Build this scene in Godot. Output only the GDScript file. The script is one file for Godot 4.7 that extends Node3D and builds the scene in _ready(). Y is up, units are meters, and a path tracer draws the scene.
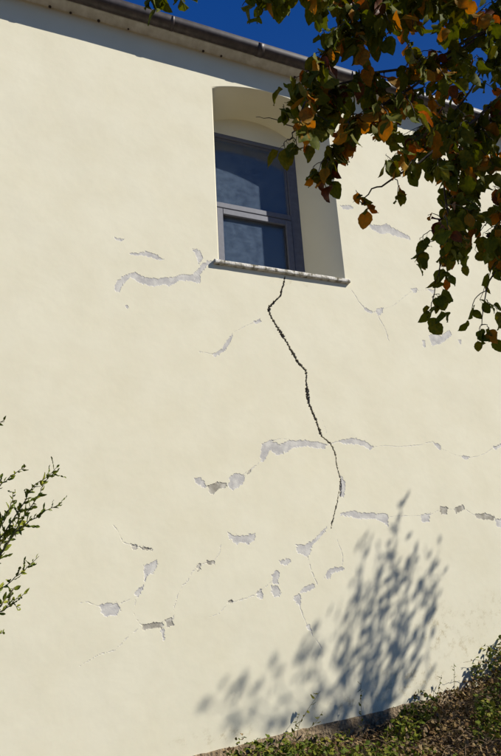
extends Node3D
# A cracked cream house wall under a deep blue sky, seen from below past a leafy branch.
# Wall face lies in the plane z = 0, x runs along it, y up, camera stands at z = 4.5.

const SUN := Vector3(1.30, 1.40, 1.0)      # towards the sun
const XL := 1.63
const XR := 2.99
const SILL_TOP := 2.705
const SPRING := 4.735
const CROWN := 4.875
const BXL := 1.74
const BXR := 2.80
const BSPRING := 4.70
const BDEPTH := -0.475
const ARCH_TOP := 4.96
const WALL_TOP := 5.19
const EYE := Vector3(0, 0, 4.5)

const PATCHES := [
	[0,[0.684,2.276,0.706,2.361,0.766,2.420,0.851,2.471,0.938,2.434,1.043,2.434,1.187,2.470,1.278,2.508,1.371,2.522,1.429,2.579,1.469,2.647,1.519,2.688,1.574,2.692,1.510,2.624,1.458,2.551,1.444,2.440,1.388,2.452,1.333,2.456,1.241,2.443,1.178,2.383,1.096,2.387,1.025,2.354,0.903,2.371,0.817,2.416,0.760,2.343,0.728,2.252]],
	[0,[1.388,2.786,1.453,2.789,1.482,2.702,1.438,2.638,1.417,2.721]],
	[0,[0.804,2.651,0.901,2.663,0.954,2.688,1.043,2.675,1.115,2.631,1.086,2.614,1.008,2.637,0.937,2.645,0.825,2.631]],
	[0,[0.674,2.786,0.726,2.772,0.770,2.788,0.747,2.752,0.698,2.751]],
	[0,[1.738,1.993,1.728,1.926,1.671,1.833,1.606,1.779,1.564,1.745,1.539,1.773,1.611,1.813,1.678,1.902]],
	[0,[1.951,2.130,2.013,2.165,2.032,2.139,1.974,2.101]],
	[0,[0.776,2.147,0.800,2.146,0.810,2.121,0.790,2.108]],
	[0,[1.342,0.695,1.405,0.701,1.452,0.637,1.433,0.614,1.373,0.646]],
	[1,[1.467,0.632,1.541,0.664,1.631,0.655,1.620,0.620,1.555,0.606,1.501,0.563,1.477,0.571]],
	[0,[1.640,0.643,1.665,0.720,1.733,0.735,1.786,0.712,1.780,0.661,1.727,0.623,1.679,0.599,1.639,0.623]],
	[1,[1.817,0.757,1.850,0.763,1.842,0.736,1.819,0.730]],
	[0,[1.615,0.264,1.662,0.241,1.755,0.232,1.859,0.255,1.846,0.199,1.798,0.167,1.737,0.183,1.690,0.171,1.637,0.214]],
	[1,[0.849,0.200,0.887,0.197,0.901,0.168,0.868,0.156]],
	[1,[0.900,0.183,0.955,0.173,1.009,0.163,1.006,0.148,0.949,0.158]],
	[0,[0.993,0.058,1.045,0.084,1.047,0.035,1.020,-0.015,0.982,-0.020,0.964,-0.065,0.947,-0.049,0.952,0.040]],
	[0,[0.953,-0.091,0.932,-0.135,0.903,-0.178,0.879,-0.151,0.913,-0.109]],
	[0,[0.633,-0.212,0.685,-0.197,0.761,-0.207,0.777,-0.244,0.765,-0.282,0.675,-0.289,0.649,-0.261]],
	[1,[0.931,-0.366,1.009,-0.351,1.092,-0.358,1.091,-0.399,1.022,-0.391,0.952,-0.402]],
	[0,[1.078,-0.398,1.099,-0.404,1.107,-0.453,1.094,-0.491,1.078,-0.446]],
	[1,[1.105,-0.347,1.159,-0.334,1.167,-0.381,1.115,-0.396]],
	[1,[1.437,0.053,1.499,0.056,1.504,0.024,1.454,0.023]],
	[1,[1.350,0.031,1.381,0.035,1.392,-0.003,1.366,-0.014]],
	[1,[1.602,-0.253,1.637,-0.247,1.639,-0.266,1.607,-0.268]],
	[0,[1.957,0.993,2.052,1.023,2.124,0.989,2.227,1.028,2.381,1.033,2.510,1.018,2.598,1.001,2.567,0.958,2.402,0.982,2.273,0.969,2.194,0.926,2.101,0.888,2.037,0.945,1.982,0.854,1.937,0.827]],
	[0,[2.715,1.038,2.867,1.072,3.004,1.042,3.093,0.990,3.044,0.964,2.943,1.011,2.777,1.011]],
	[0,[3.775,1.064,3.864,1.035,3.866,0.978,3.820,1.003]],
	[0,[4.113,0.932,4.209,0.923,4.191,0.897,4.120,0.901]],
	[0,[2.711,0.717,2.753,0.662,2.721,0.525,2.681,0.548]],
	[0,[2.642,0.387,2.787,0.416,2.891,0.396,2.999,0.390,3.158,0.378,3.146,0.264,3.098,0.311,3.019,0.340,2.911,0.337,2.780,0.358]],
	[0,[3.517,0.367,3.631,0.379,3.600,0.304,3.521,0.292]],
	[1,[3.746,0.444,3.842,0.433,3.815,0.362,3.750,0.368]],
	[1,[3.915,0.428,4.032,0.451,4.036,0.406,3.929,0.374]],
	[1,[4.153,0.360,4.277,0.368,4.394,0.336,4.365,0.297,4.170,0.321]],
	[0,[4.394,0.306,4.487,0.310,4.468,0.231,4.397,0.237]],
	[0,[2.209,0.146,2.324,0.137,2.430,0.218,2.523,0.289,2.493,0.238,2.368,0.136,2.320,0.046,2.274,0.064]],
	[0,[4.536,1.026,4.672,1.073,4.664,1.040,4.556,0.994]],
	[0,[2.207,0.122,2.307,0.146,2.340,0.171,2.366,0.160,2.344,0.117,2.317,0.051,2.285,0.065,2.227,0.080]],
	[0,[2.352,-0.166,2.278,-0.179,2.229,-0.208,2.212,-0.229,2.244,-0.233,2.309,-0.218,2.365,-0.189]],
	[0,[2.159,-0.254,2.215,-0.236,2.232,-0.264,2.210,-0.325,2.179,-0.311]],
	[0,[2.249,-0.459,2.289,-0.467,2.298,-0.524,2.271,-0.508]],
	[0,[2.046,0.028,2.122,0.040,2.158,0.023,2.123,-0.015,2.076,-0.003]],
	[0,[1.982,-0.079,2.024,-0.042,2.048,-0.070,2.030,-0.157,1.991,-0.150]],
	[0,[1.963,-0.163,2.024,-0.164,2.054,-0.216,2.012,-0.252,1.972,-0.230]],
	[0,[1.836,-0.202,1.881,-0.179,1.902,-0.207,1.879,-0.255,1.848,-0.236]],
	[1,[1.599,-0.245,1.636,-0.243,1.632,-0.268,1.604,-0.268]],
	[0,[2.466,-0.105,2.510,-0.059,2.639,-0.043,2.650,-0.077,2.541,-0.089,2.490,-0.142]],
	[0,[3.032,3.596,3.162,3.623,3.195,3.583,3.069,3.549]],
	[0,[3.363,3.425,3.526,3.440,3.599,3.483,3.664,3.444,3.879,3.376,3.899,3.328,3.733,3.337,3.625,3.360,3.489,3.335,3.387,3.379]],
	[0,[3.314,2.426,3.409,2.449,3.386,2.382,3.327,2.340]],
	[0,[3.797,2.717,3.885,2.737,3.850,2.664]],
	[0,[3.936,2.198,4.035,2.231,4.097,2.202,4.227,2.295,4.251,2.230,4.105,2.130,3.963,2.078]],
	[0,[3.838,2.134,3.882,2.138,3.876,2.058,3.839,2.066]],
	[0,[4.315,2.182,4.368,2.195,4.345,2.130]],
	[0,[4.012,2.747,4.135,2.743,4.082,2.703]],
	[0,[3.158,2.441,3.214,2.410,3.280,2.388,3.257,2.362,3.187,2.384]],
]
const HAIRLINES := [
	[0.0030,[1.427,1.785,1.499,1.780,1.554,1.770]],
	[0.0030,[1.731,1.992,1.870,2.077,1.992,2.139]],
	[0.0040,[1.458,2.551,1.408,2.503,1.385,2.452]],
	[0.0030,[1.783,0.712,1.830,0.748,1.923,0.825]],
	[0.0040,[1.433,0.620,1.470,0.629]],
	[0.0040,[0.793,0.218,0.860,0.190,0.900,0.178,1.015,0.155]],
	[0.0040,[1.176,-0.253,1.176,-0.300,1.165,-0.341]],
	[0.0030,[1.378,0.027,1.446,0.042]],
	[0.0028,[0.514,-0.586,0.584,-0.556,0.644,-0.527,0.742,-0.514,0.804,-0.462,0.854,-0.419,0.936,-0.372]],
	[0.0028,[0.936,-0.367,0.891,-0.315,0.873,-0.266,0.890,-0.182,0.903,-0.170]],
	[0.0030,[1.176,-0.263,1.199,-0.190,1.242,-0.116,1.285,-0.080,1.320,-0.017,1.358,0.012]],
	[0.0030,[1.595,-0.268,1.700,-0.244,1.791,-0.229,1.878,-0.203]],
	[0.0025,[0.635,-0.220,0.548,-0.182,0.499,-0.186]],
	[0.0025,[0.777,-0.210,0.838,-0.190,0.882,-0.181]],
	[0.0028,[1.556,0.170,1.545,0.110,1.496,0.051]],
	[0.0025,[0.712,0.345,0.739,0.318,0.793,0.218]],
	[0.0040,[0.956,-0.062,0.971,-0.025]],
	[0.0060,[2.559,0.977,2.614,1.002,2.726,1.034]],
	[0.0035,[3.082,0.990,3.228,1.008,3.344,1.001,3.495,1.010,3.619,1.023,3.715,1.047,3.780,1.059]],
	[0.0020,[3.863,0.999,4.011,0.940,4.111,0.921]],
	[0.0040,[4.201,0.913,4.303,0.925,4.410,0.954,4.487,0.993,4.564,1.027,4.669,1.062]],
	[0.0025,[3.149,0.355,3.359,0.360,3.515,0.358]],
	[0.0030,[3.629,0.365,3.746,0.411]],
	[0.0030,[3.831,0.409,3.918,0.413]],
	[0.0030,[4.031,0.416,4.156,0.346]],
	[0.0040,[4.370,0.317,4.482,0.290]],
	[0.0030,[2.061,1.019,2.152,1.040,2.227,1.033]],
	[0.0030,[1.942,0.836,1.843,0.768,1.756,0.711]],
	[0.0060,[2.314,0.054,2.328,-0.023,2.341,-0.068,2.358,-0.112,2.382,-0.170]],
	[0.0040,[2.215,-0.229,2.190,-0.256]],
	[0.0060,[2.207,-0.323,2.221,-0.364,2.234,-0.408]],
	[0.0030,[2.234,-0.408,2.258,-0.462]],
	[0.0040,[2.292,-0.519,2.306,-0.556,2.332,-0.586,2.365,-0.631,2.382,-0.665]],
	[0.0032,[1.596,-0.256,1.715,-0.248,1.783,-0.230,1.838,-0.210,1.909,-0.171,1.982,-0.123]],
	[0.0030,[2.610,0.172,2.634,0.106,2.648,0.040,2.638,-0.048]],
	[0.0030,[2.469,-0.110,2.444,-0.142]],
	[0.0025,[1.452,-0.348,1.529,-0.331,1.596,-0.263]],
	[0.0060,[3.039,2.616,3.090,2.538,3.122,2.474,3.157,2.433]],
	[0.0050,[3.279,2.380,3.335,2.398]],
	[0.0028,[3.393,2.424,3.536,2.488,3.682,2.597,3.797,2.689]],
	[0.0060,[3.328,2.348,3.361,2.288,3.393,2.227,3.406,2.180,3.425,2.082]],
	[0.0025,[3.861,2.701,4.010,2.734]],
	[0.0010,[2.614,0.997,2.601,1.131,2.574,1.227]],
]
const CRACK := [2.308,2.641,0.0048,2.294,2.580,0.0053,2.277,2.529,0.0058,2.257,2.471,0.0058,2.244,2.428,0.0064,2.196,2.377,0.0053,2.158,2.338,0.0085,2.121,2.295,0.0095,2.113,2.263,0.0095,2.122,2.221,0.0064,2.147,2.174,0.0069,2.174,2.122,0.0080,2.205,2.070,0.0095,2.230,2.030,0.0138,2.255,1.990,0.0085,2.285,1.935,0.0074,2.309,1.886,0.0106,2.339,1.835,0.0117,2.363,1.786,0.0090,2.394,1.744,0.0080,2.420,1.722,0.0085,2.444,1.700,0.0074,2.455,1.650,0.0069,2.444,1.599,0.0042,2.442,1.546,0.0064,2.444,1.494,0.0132,2.447,1.431,0.0117,2.452,1.382,0.0117,2.466,1.331,0.0074,2.486,1.287,0.0085,2.504,1.239,0.0095,2.515,1.200,0.0064,2.527,1.164,0.0074,2.541,1.117,0.0106,2.550,1.081,0.0085,2.587,1.051,0.0025,2.627,1.019,0.0045,2.650,0.992,0.0041,2.662,0.959,0.0038,2.679,0.915,0.0038,2.677,0.871,0.0019,2.680,0.816,0.0041,2.688,0.773,0.0022,2.698,0.727,0.0022,2.706,0.659,0.0019,2.702,0.601,0.0016,2.686,0.540,0.0016,2.700,0.671,0.0016,2.689,0.616,0.0019,2.657,0.525,0.0019,2.634,0.458,0.0032,2.612,0.401,0.0022,2.578,0.322,0.0035,2.562,0.270,0.0016]
const LIMBS := [
	[2.318,2.885,3.636,1.904,2.383,3.457,1.666,2.024,3.288,1.371,1.804,3.178,1.067,1.658,3.136,0.889,1.560,3.084,0.823,1.426,3.066,0.803,1.388,3.045],
	[2.454,2.405,3.410,2.018,2.023,3.264,1.605,1.645,3.129,1.432,1.496,3.061,1.267,1.366,3.003,1.189,1.331,2.958,1.157,1.279,2.927],
	[2.214,2.927,3.721,1.812,2.429,3.548,1.444,2.039,3.371,1.114,1.922,3.249,0.836,1.860,3.224,0.664,1.844,3.203,0.457,1.838,3.171,0.313,1.815,3.103],
	[2.479,2.064,3.301,2.028,1.882,3.219,1.694,1.666,3.117,1.512,1.470,3.029,1.522,1.282,2.967,1.512,1.113,2.904,1.497,0.964,2.845],
	[2.673,1.961,3.233,2.130,1.632,3.117,1.926,1.408,3.010,1.854,1.212,2.911,1.766,1.034,2.869,1.757,0.897,2.817],
	[2.333,2.681,3.570,1.956,2.276,3.384,1.598,1.953,3.234,1.296,1.691,3.130,1.051,1.498,3.073,0.968,1.365,3.049,0.949,1.309,3.021],
	[1.902,2.511,3.672,1.500,2.140,3.487,1.182,1.922,3.391,1.032,1.800,3.285,0.920,1.648,3.242,0.881,1.555,3.193],
	[2.357,2.772,3.384,2.002,2.349,3.144,1.781,1.976,2.977,1.599,1.738,2.874,1.538,1.563,2.844],
]
const TWIGS := [
	[0.926,1.881,3.231,0.891,1.789,3.268],
	[1.890,1.310,2.961,2.023,1.298,2.948],
	[0.996,1.409,3.056,0.954,1.392,3.052],
	[1.878,1.278,2.944,1.948,1.317,2.876],
	[0.887,1.571,3.201,0.797,1.444,3.290],
	[1.223,1.961,3.289,1.132,1.671,3.361],
	[1.168,1.941,3.268,1.363,2.196,3.105],
	[1.319,1.779,3.170,1.266,1.654,3.250],
	[2.096,1.594,3.099,2.065,1.669,2.987],
	[1.057,1.820,3.303,1.015,1.616,3.391],
	[0.721,1.849,3.210,0.677,1.780,3.271],
	[1.659,1.816,2.908,1.513,1.747,2.928],
	[0.878,1.537,3.081,0.944,1.574,3.046],
	[0.856,1.493,3.075,0.988,1.619,2.928],
	[2.061,1.556,3.081,1.994,1.509,3.068],
	[1.168,1.941,3.268,1.227,1.965,3.187],
	[1.019,1.902,3.239,1.073,2.076,3.216],
	[1.818,2.037,3.005,1.913,1.998,3.000],
	[0.973,1.891,3.235,1.065,2.028,3.132],
	[0.881,1.870,3.227,0.879,1.873,3.249],
	[0.807,1.857,3.220,0.770,1.775,3.314],
	[1.671,1.705,3.150,1.686,1.710,3.150],
	[1.157,1.901,3.373,1.014,1.788,3.395],
	[0.957,1.698,3.256,0.935,1.733,3.193],
	[1.518,1.226,2.946,1.562,1.216,2.968],
	[1.517,1.198,2.935,1.429,1.094,3.075],
	[1.495,1.864,3.198,1.771,2.127,3.003],
	[2.002,2.349,3.144,1.901,2.173,3.253],
	[1.388,2.019,3.350,1.485,2.084,3.285],
	[1.784,2.202,3.371,1.963,2.379,3.284],
	[1.694,1.666,3.117,1.678,1.618,3.135],
	[1.332,2.000,3.329,1.348,1.880,3.301],
	[1.182,1.922,3.391,1.268,2.061,3.297],
	[1.254,1.658,3.119,1.156,1.401,3.279],
	[1.803,1.737,3.150,1.917,1.844,3.051],
	[0.881,1.870,3.227,0.985,2.046,3.010],
	[2.027,1.519,3.063,1.971,1.444,3.135],
	[1.858,1.773,3.166,1.830,1.614,3.199],
	[1.602,1.567,3.072,1.653,1.397,3.128],
	[1.388,2.019,3.350,1.432,1.924,3.299],
	[0.889,1.560,3.084,0.854,1.618,2.984],
	[1.444,1.820,3.180,1.465,1.727,3.201],
	[0.973,1.891,3.235,1.176,2.327,3.032],
	[1.569,1.650,2.859,1.536,1.678,2.799],
	[1.914,1.376,2.993,2.137,1.414,2.904],
	[1.522,1.282,2.967,1.693,1.361,2.889],
	[1.517,1.198,2.935,1.450,1.110,3.013],
	[0.977,1.608,3.109,1.186,1.804,2.870],
	[1.394,1.776,3.163,1.579,1.864,3.028],
	[0.749,1.852,3.213,0.792,1.782,3.284],
	[1.810,1.122,2.889,1.947,0.961,3.016],
	[1.854,1.212,2.911,1.929,1.107,3.001],
	[2.002,2.349,3.144,2.043,2.210,3.209],
	[1.019,1.902,3.239,0.931,1.697,3.339],
	[1.520,1.313,2.977,1.458,1.166,3.152],
	[1.629,1.777,2.891,1.386,1.537,3.078],
	[1.223,1.961,3.289,1.302,2.108,3.190],
	[0.977,1.608,3.109,1.122,1.785,2.909],
	[1.513,1.142,2.914,1.551,1.093,2.998],
	[1.784,2.202,3.371,1.865,2.320,3.288],
	[1.993,1.482,3.045,2.195,1.479,2.964],
	[1.876,1.893,3.216,1.836,1.839,3.249],
	[1.495,1.864,3.198,1.568,1.980,3.101],
	[1.394,1.776,3.163,1.331,1.589,3.280],
	[1.839,1.182,2.904,2.016,1.232,2.797],
	[1.542,1.502,3.043,1.495,1.354,3.151],
	[1.082,1.840,3.320,0.998,1.804,3.321],
	[1.513,1.439,3.018,1.397,1.317,3.135],
	[0.887,1.571,3.201,0.908,1.674,3.012],
	[1.388,2.019,3.350,1.239,1.855,3.423],
	[1.926,1.408,3.010,1.749,1.352,3.020],
	[1.947,1.957,3.240,1.953,1.973,3.205],
	[1.876,1.893,3.216,1.800,1.864,3.182],
	[1.993,1.482,3.045,2.150,1.565,2.922],
	[1.223,1.961,3.289,1.174,1.820,3.327],
	[1.705,2.083,3.315,1.830,2.189,3.235],
	[1.067,1.658,3.136,1.002,1.563,3.211],
	[1.825,1.152,2.897,1.944,1.018,3.007],
	[1.894,2.221,3.358,1.869,2.126,3.390],
	[0.834,1.448,3.069,0.761,1.283,3.218],
	[1.589,1.708,2.869,1.469,1.584,2.970],
	[1.067,1.658,3.136,1.189,1.770,2.997],
	[0.887,1.571,3.201,0.912,1.610,3.100],
	[1.914,1.376,2.993,1.853,1.359,2.977],
	[1.132,1.881,3.356,1.103,1.796,3.414],
	[1.032,1.800,3.285,1.189,1.991,3.145],
	[1.131,1.561,3.091,1.085,1.447,3.154],
	[1.914,1.376,2.993,1.915,1.444,2.862],
	[1.057,1.820,3.303,1.053,1.752,3.343],
	[1.803,1.737,3.150,2.021,1.782,3.033],
	[1.512,1.470,3.029,1.370,1.327,3.157],
	[0.901,1.602,3.217,0.786,1.469,3.294],
	[1.602,1.567,3.072,1.832,1.781,2.830],
	[0.845,1.470,3.072,0.865,1.373,3.156],
	[1.902,1.343,2.977,1.905,1.225,3.074],
	[1.182,1.922,3.391,1.056,1.892,3.366],
	[1.839,1.182,2.904,1.993,1.109,2.927],
	[1.023,1.453,3.065,1.037,1.433,3.062],
	[1.082,1.840,3.320,1.006,1.690,3.407],
	[1.518,1.570,3.095,1.378,1.427,3.195],
	[1.277,1.980,3.309,1.299,1.868,3.323],
	[1.296,1.691,3.130,1.323,1.573,3.154],
	[1.036,1.641,3.127,1.046,1.625,3.112],
	[0.834,1.448,3.069,0.795,1.287,3.218],
	[1.489,1.545,3.083,1.397,1.383,3.195],
	[0.957,1.698,3.256,0.928,1.593,3.322],
	[1.705,2.083,3.315,1.670,2.095,3.288],
	[1.971,1.845,3.201,2.021,1.741,3.179],
	[1.338,2.030,3.437,1.243,1.792,3.515],
	[1.629,1.777,2.891,1.742,1.920,2.756],
	[1.914,1.809,3.184,1.895,1.693,3.195],
	[0.994,1.749,3.270,1.076,1.724,3.247],
	[0.845,1.470,3.072,0.831,1.447,3.081],
	[1.876,1.893,3.216,1.645,1.662,3.344],
	[1.858,1.773,3.166,2.090,1.982,3.009],
	[1.517,1.376,2.998,1.673,1.497,2.858],
	[0.976,1.723,3.263,0.826,1.564,3.344],
	[1.171,1.593,3.100,1.149,1.618,3.050],
	[0.939,1.673,3.249,0.997,1.575,3.287],
	[1.890,1.310,2.961,1.659,1.184,3.049],
	[1.839,1.182,2.904,1.951,1.043,3.027],
	[1.914,1.376,2.993,2.074,1.433,2.903],
	[0.836,1.860,3.224,0.977,2.220,3.056],
	[1.019,1.902,3.239,0.960,1.864,3.303],
	[0.973,1.891,3.235,1.041,2.070,3.145],
	[1.513,1.439,3.018,1.674,1.446,3.012],
	[0.881,1.870,3.227,0.829,1.798,3.348],
	[1.404,1.474,3.051,1.432,1.462,3.041],
	[1.807,1.829,3.193,1.897,1.915,3.132],
	[0.914,1.633,3.234,0.822,1.537,3.287],
	[1.254,1.658,3.119,1.447,1.856,2.948],
	[1.513,1.142,2.914,1.647,1.184,2.834],
	[1.748,1.701,3.133,1.718,1.487,3.203],
	[0.973,1.891,3.235,1.030,2.124,3.166],
	[1.947,1.957,3.240,1.893,1.960,3.178],
	[1.566,1.950,3.250,1.395,1.873,3.250],
	[1.019,1.902,3.239,0.974,1.845,3.279],
	[1.371,1.804,3.178,1.346,1.813,3.151],
	[1.467,1.876,3.213,1.206,1.668,3.409],
	[1.019,1.902,3.239,1.040,1.978,3.254],
	[1.599,1.738,2.874,1.520,1.771,2.775],
	[1.960,1.445,3.027,2.025,1.461,2.980],
	[1.013,1.774,3.277,1.002,1.646,3.337],
	[1.444,2.039,3.371,1.580,2.205,3.254],
	[1.965,2.286,3.116,2.174,2.395,3.034],
	[1.705,2.083,3.315,1.669,2.080,3.254],
	[1.165,1.706,3.148,1.134,1.564,3.186],
	[1.345,1.733,3.146,1.471,1.756,3.065],
	[1.914,1.376,2.993,2.187,1.392,2.936],
	[1.784,2.202,3.371,1.651,2.096,3.365],
	[1.632,1.600,3.087,1.910,1.696,2.940],
	[1.518,1.344,2.987,1.547,1.227,3.118],
	[1.277,1.980,3.309,1.359,2.000,3.256],
	[1.663,1.633,3.102,1.636,1.508,3.160],
	[1.131,1.561,3.091,1.106,1.329,3.213],
	[1.854,2.099,3.032,1.612,1.881,3.145],
	[1.518,1.344,2.987,1.660,1.418,2.922],
	[0.957,1.698,3.256,0.964,1.592,3.320],
	[1.890,1.310,2.961,2.021,1.333,2.916],
	[1.168,1.941,3.268,1.177,1.778,3.306],
	[0.889,1.560,3.084,0.765,1.361,3.247],
	[1.168,1.941,3.268,1.359,2.094,3.077],
	[1.751,1.936,2.960,1.763,1.947,2.910],
	[1.542,1.502,3.043,1.501,1.453,3.087],
	[1.947,1.957,3.240,1.752,1.834,3.354],
	[1.319,1.779,3.170,1.356,1.827,3.106],
	[1.598,1.953,3.234,1.618,1.969,3.215],
	[1.878,1.278,2.944,1.810,1.278,2.855],
	[1.965,2.286,3.116,1.921,2.166,3.194],
	[1.807,1.829,3.193,1.931,1.946,3.065],
	[1.605,1.645,3.129,1.657,1.666,3.120],
	[1.515,1.407,3.008,1.679,1.420,2.999],
	[0.920,1.648,3.242,0.850,1.572,3.287],
	[1.656,2.005,3.258,1.650,1.970,3.284],
	[1.520,1.254,2.956,1.310,1.045,3.183],
	[0.976,1.723,3.263,0.880,1.746,3.189],
	[1.866,1.245,2.928,2.035,1.350,2.735],
	[1.542,1.502,3.043,1.620,1.374,3.093],
	[2.088,2.084,3.287,1.989,2.028,3.256],
	[2.027,1.519,3.063,1.687,1.369,3.140],
	[0.889,1.560,3.084,0.818,1.652,3.023],
	[0.973,1.891,3.235,0.916,1.740,3.279],
	[1.520,1.313,2.977,1.584,1.348,2.887],
	[1.807,1.829,3.193,1.958,1.995,3.003],
	[1.572,1.535,3.058,1.463,1.381,3.185],
	[1.182,1.922,3.391,1.153,1.959,3.334],
	[0.721,1.849,3.210,0.713,1.819,3.227],
	[1.615,1.987,3.269,1.535,1.886,3.331],
	[1.576,1.620,3.118,1.423,1.480,3.209],
	[1.720,1.896,2.943,1.609,1.695,3.073],
	[1.720,1.896,2.943,1.778,2.069,2.735],
	[1.520,1.254,2.956,1.568,1.207,3.009],
	[1.388,2.019,3.350,1.321,1.807,3.407],
	[1.598,1.953,3.234,1.670,1.988,3.223],
	[1.515,1.170,2.925,1.730,1.254,2.821],
	[1.839,1.182,2.904,1.828,1.179,2.905],
	[1.223,1.961,3.289,1.277,1.912,3.257],
	[1.267,1.755,3.163,1.225,1.695,3.196],
	[0.778,1.855,3.217,0.811,1.962,3.196],
	[0.968,1.365,3.049,1.008,1.449,2.952],
	[1.960,1.445,3.027,1.832,1.359,3.078],
	[1.547,1.595,3.106,1.702,1.693,3.005],
	[1.066,1.912,3.244,1.113,2.062,3.225],
	[1.928,2.223,3.088,1.801,2.035,3.166],
	[2.096,1.594,3.099,1.832,1.466,3.137],
	[1.503,2.102,3.399,1.526,2.061,3.382],
	[0.881,1.870,3.227,0.981,2.032,3.053],
	[1.599,1.738,2.874,1.358,1.557,3.017],
	[0.976,1.723,3.263,1.015,1.781,3.218],
	[1.866,1.245,2.928,1.723,1.163,2.968],
	[0.973,1.891,3.235,0.909,1.791,3.285],
	[1.744,2.142,3.343,1.597,2.047,3.335],
	[1.579,1.679,2.864,1.597,1.794,2.682],
	[1.182,1.922,3.391,1.175,1.795,3.444],
	[1.960,1.445,3.027,2.328,1.617,2.790],
	[0.692,1.847,3.206,0.668,1.785,3.238],
	[1.512,1.470,3.029,1.295,1.286,3.196],
	[1.168,1.941,3.268,1.076,1.879,3.289],
	[1.971,1.845,3.201,1.994,1.772,3.185],
	[1.926,1.408,3.010,1.906,1.561,2.884],
	[1.182,1.922,3.391,1.313,2.100,3.295],
	[0.926,1.881,3.231,0.983,2.059,3.152],
	[1.744,2.142,3.343,1.905,2.389,3.154],
	[1.216,1.730,3.155,1.305,1.765,3.087],
	[1.294,1.387,3.013,1.210,1.435,3.043],
	[0.994,1.749,3.270,1.051,1.815,3.214],
	[1.332,2.000,3.329,1.343,1.891,3.344],
	[1.212,1.625,3.109,1.309,1.716,3.018],
	[1.520,1.254,2.956,1.441,1.189,3.016],
	[0.749,1.852,3.213,0.824,2.075,3.073],
	[1.131,1.561,3.091,1.150,1.429,3.132],
	[1.419,1.840,3.196,1.387,1.826,3.174],
	[1.233,1.957,3.406,1.237,1.911,3.401],
	[1.132,1.881,3.356,1.067,1.831,3.370],
	[1.690,1.856,2.925,1.665,1.880,2.863],
	[1.956,2.276,3.384,1.807,2.111,3.441],
	[1.632,1.600,3.087,1.624,1.577,3.110],
	[1.781,1.976,2.977,1.745,1.990,2.914],
	[1.914,1.376,2.993,1.951,1.509,2.797],
	[1.444,2.039,3.371,1.534,2.033,3.375],
	[0.996,1.409,3.056,1.044,1.466,2.987],
	[1.890,1.310,2.961,1.771,1.285,2.904],
	[1.332,2.000,3.329,1.496,2.056,3.222],
	[1.388,2.019,3.350,1.287,1.819,3.416],
	[1.517,1.376,2.998,1.739,1.482,2.905],
	[1.037,1.475,3.069,1.068,1.575,2.934],
	[1.993,1.482,3.045,2.077,1.636,2.834],
	[0.947,1.592,3.101,0.978,1.655,3.037],
	[1.714,2.058,3.282,1.715,2.017,3.281],
	[1.518,1.226,2.946,1.519,1.133,3.057],
	[2.130,1.632,3.117,2.314,1.850,2.866],
	[1.131,1.561,3.091,1.031,1.468,3.149],
	[1.947,1.957,3.240,1.877,1.822,3.275],
	[1.902,1.343,2.977,1.950,1.372,2.885],
	[1.171,1.593,3.100,1.276,1.680,3.010],
	[1.632,1.600,3.087,1.540,1.506,3.134],
	[0.947,1.592,3.101,0.994,1.594,3.043],
	[1.296,1.691,3.130,1.333,1.650,3.108],
	[0.962,1.346,3.039,0.929,1.305,3.074],
	[1.663,1.633,3.102,1.618,1.598,3.126],
	[1.666,2.024,3.288,1.431,1.847,3.359],
	[1.116,1.682,3.142,1.174,1.792,3.042],
	[1.629,1.777,2.891,1.677,1.888,2.729],
	[1.254,1.658,3.119,1.215,1.536,3.166],
	[1.091,1.529,3.082,1.025,1.438,3.144],
	[1.598,1.953,3.234,1.515,1.775,3.332],
	[1.520,1.313,2.977,1.847,1.433,2.836],
	[1.891,2.161,3.060,1.845,2.027,3.137],
	[1.332,2.000,3.329,1.278,1.863,3.392],
	[1.993,1.482,3.045,2.031,1.525,2.976],
	[1.516,1.913,3.232,1.528,1.950,3.169],
	[1.748,1.701,3.133,1.943,1.824,2.970],
	[1.834,2.166,3.332,1.769,2.107,3.346],
	[1.602,1.567,3.072,1.714,1.634,3.006],
	[1.629,1.777,2.891,1.439,1.710,2.889],
	[2.027,1.519,3.063,1.998,1.667,2.991],
	[1.803,1.737,3.150,1.976,1.672,3.045],
	[1.503,2.102,3.399,1.648,2.197,3.332],
	[1.037,1.475,3.069,0.954,1.343,3.193],
	[0.664,1.844,3.203,0.713,2.009,3.148],
	[1.854,2.099,3.032,1.793,1.956,3.152],
	[1.277,1.980,3.309,1.165,1.765,3.411],
	[0.907,1.617,3.225,0.804,1.563,3.235],
	[0.947,1.592,3.101,1.081,1.679,2.960],
	[2.061,1.556,3.081,2.090,1.654,2.914],
	[1.467,1.876,3.213,1.469,1.832,3.229],
	[1.705,2.083,3.315,1.579,2.023,3.277],
	[1.878,1.278,2.944,2.012,1.228,2.943],
	[1.091,1.529,3.082,0.986,1.438,3.132],
	[1.319,1.779,3.170,1.407,2.048,3.039],
	[1.748,1.701,3.133,1.739,1.698,3.113],
	[1.602,1.567,3.072,1.903,1.672,2.898],
	[1.572,1.535,3.058,1.791,1.600,2.951],
	[1.116,1.682,3.142,1.208,1.733,3.055],
	[1.629,1.777,2.891,1.723,1.846,2.826],
	[1.629,1.777,2.891,1.628,1.890,2.743],
	[1.599,1.738,2.874,1.679,1.803,2.794],
	[1.223,1.961,3.289,1.444,2.280,3.099],
	[1.854,2.099,3.032,1.764,1.893,3.157],
	[1.013,1.774,3.277,0.919,1.692,3.304],
	[0.749,1.852,3.213,0.748,1.856,3.182],
	[1.659,1.816,2.908,1.594,1.700,3.012],
	[1.854,1.212,2.911,2.062,1.297,2.788],
	[1.444,2.039,3.371,1.599,2.318,3.193],
	[1.902,1.343,2.977,1.824,1.094,3.189],
	[2.018,2.023,3.264,2.146,2.239,3.171],
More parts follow.
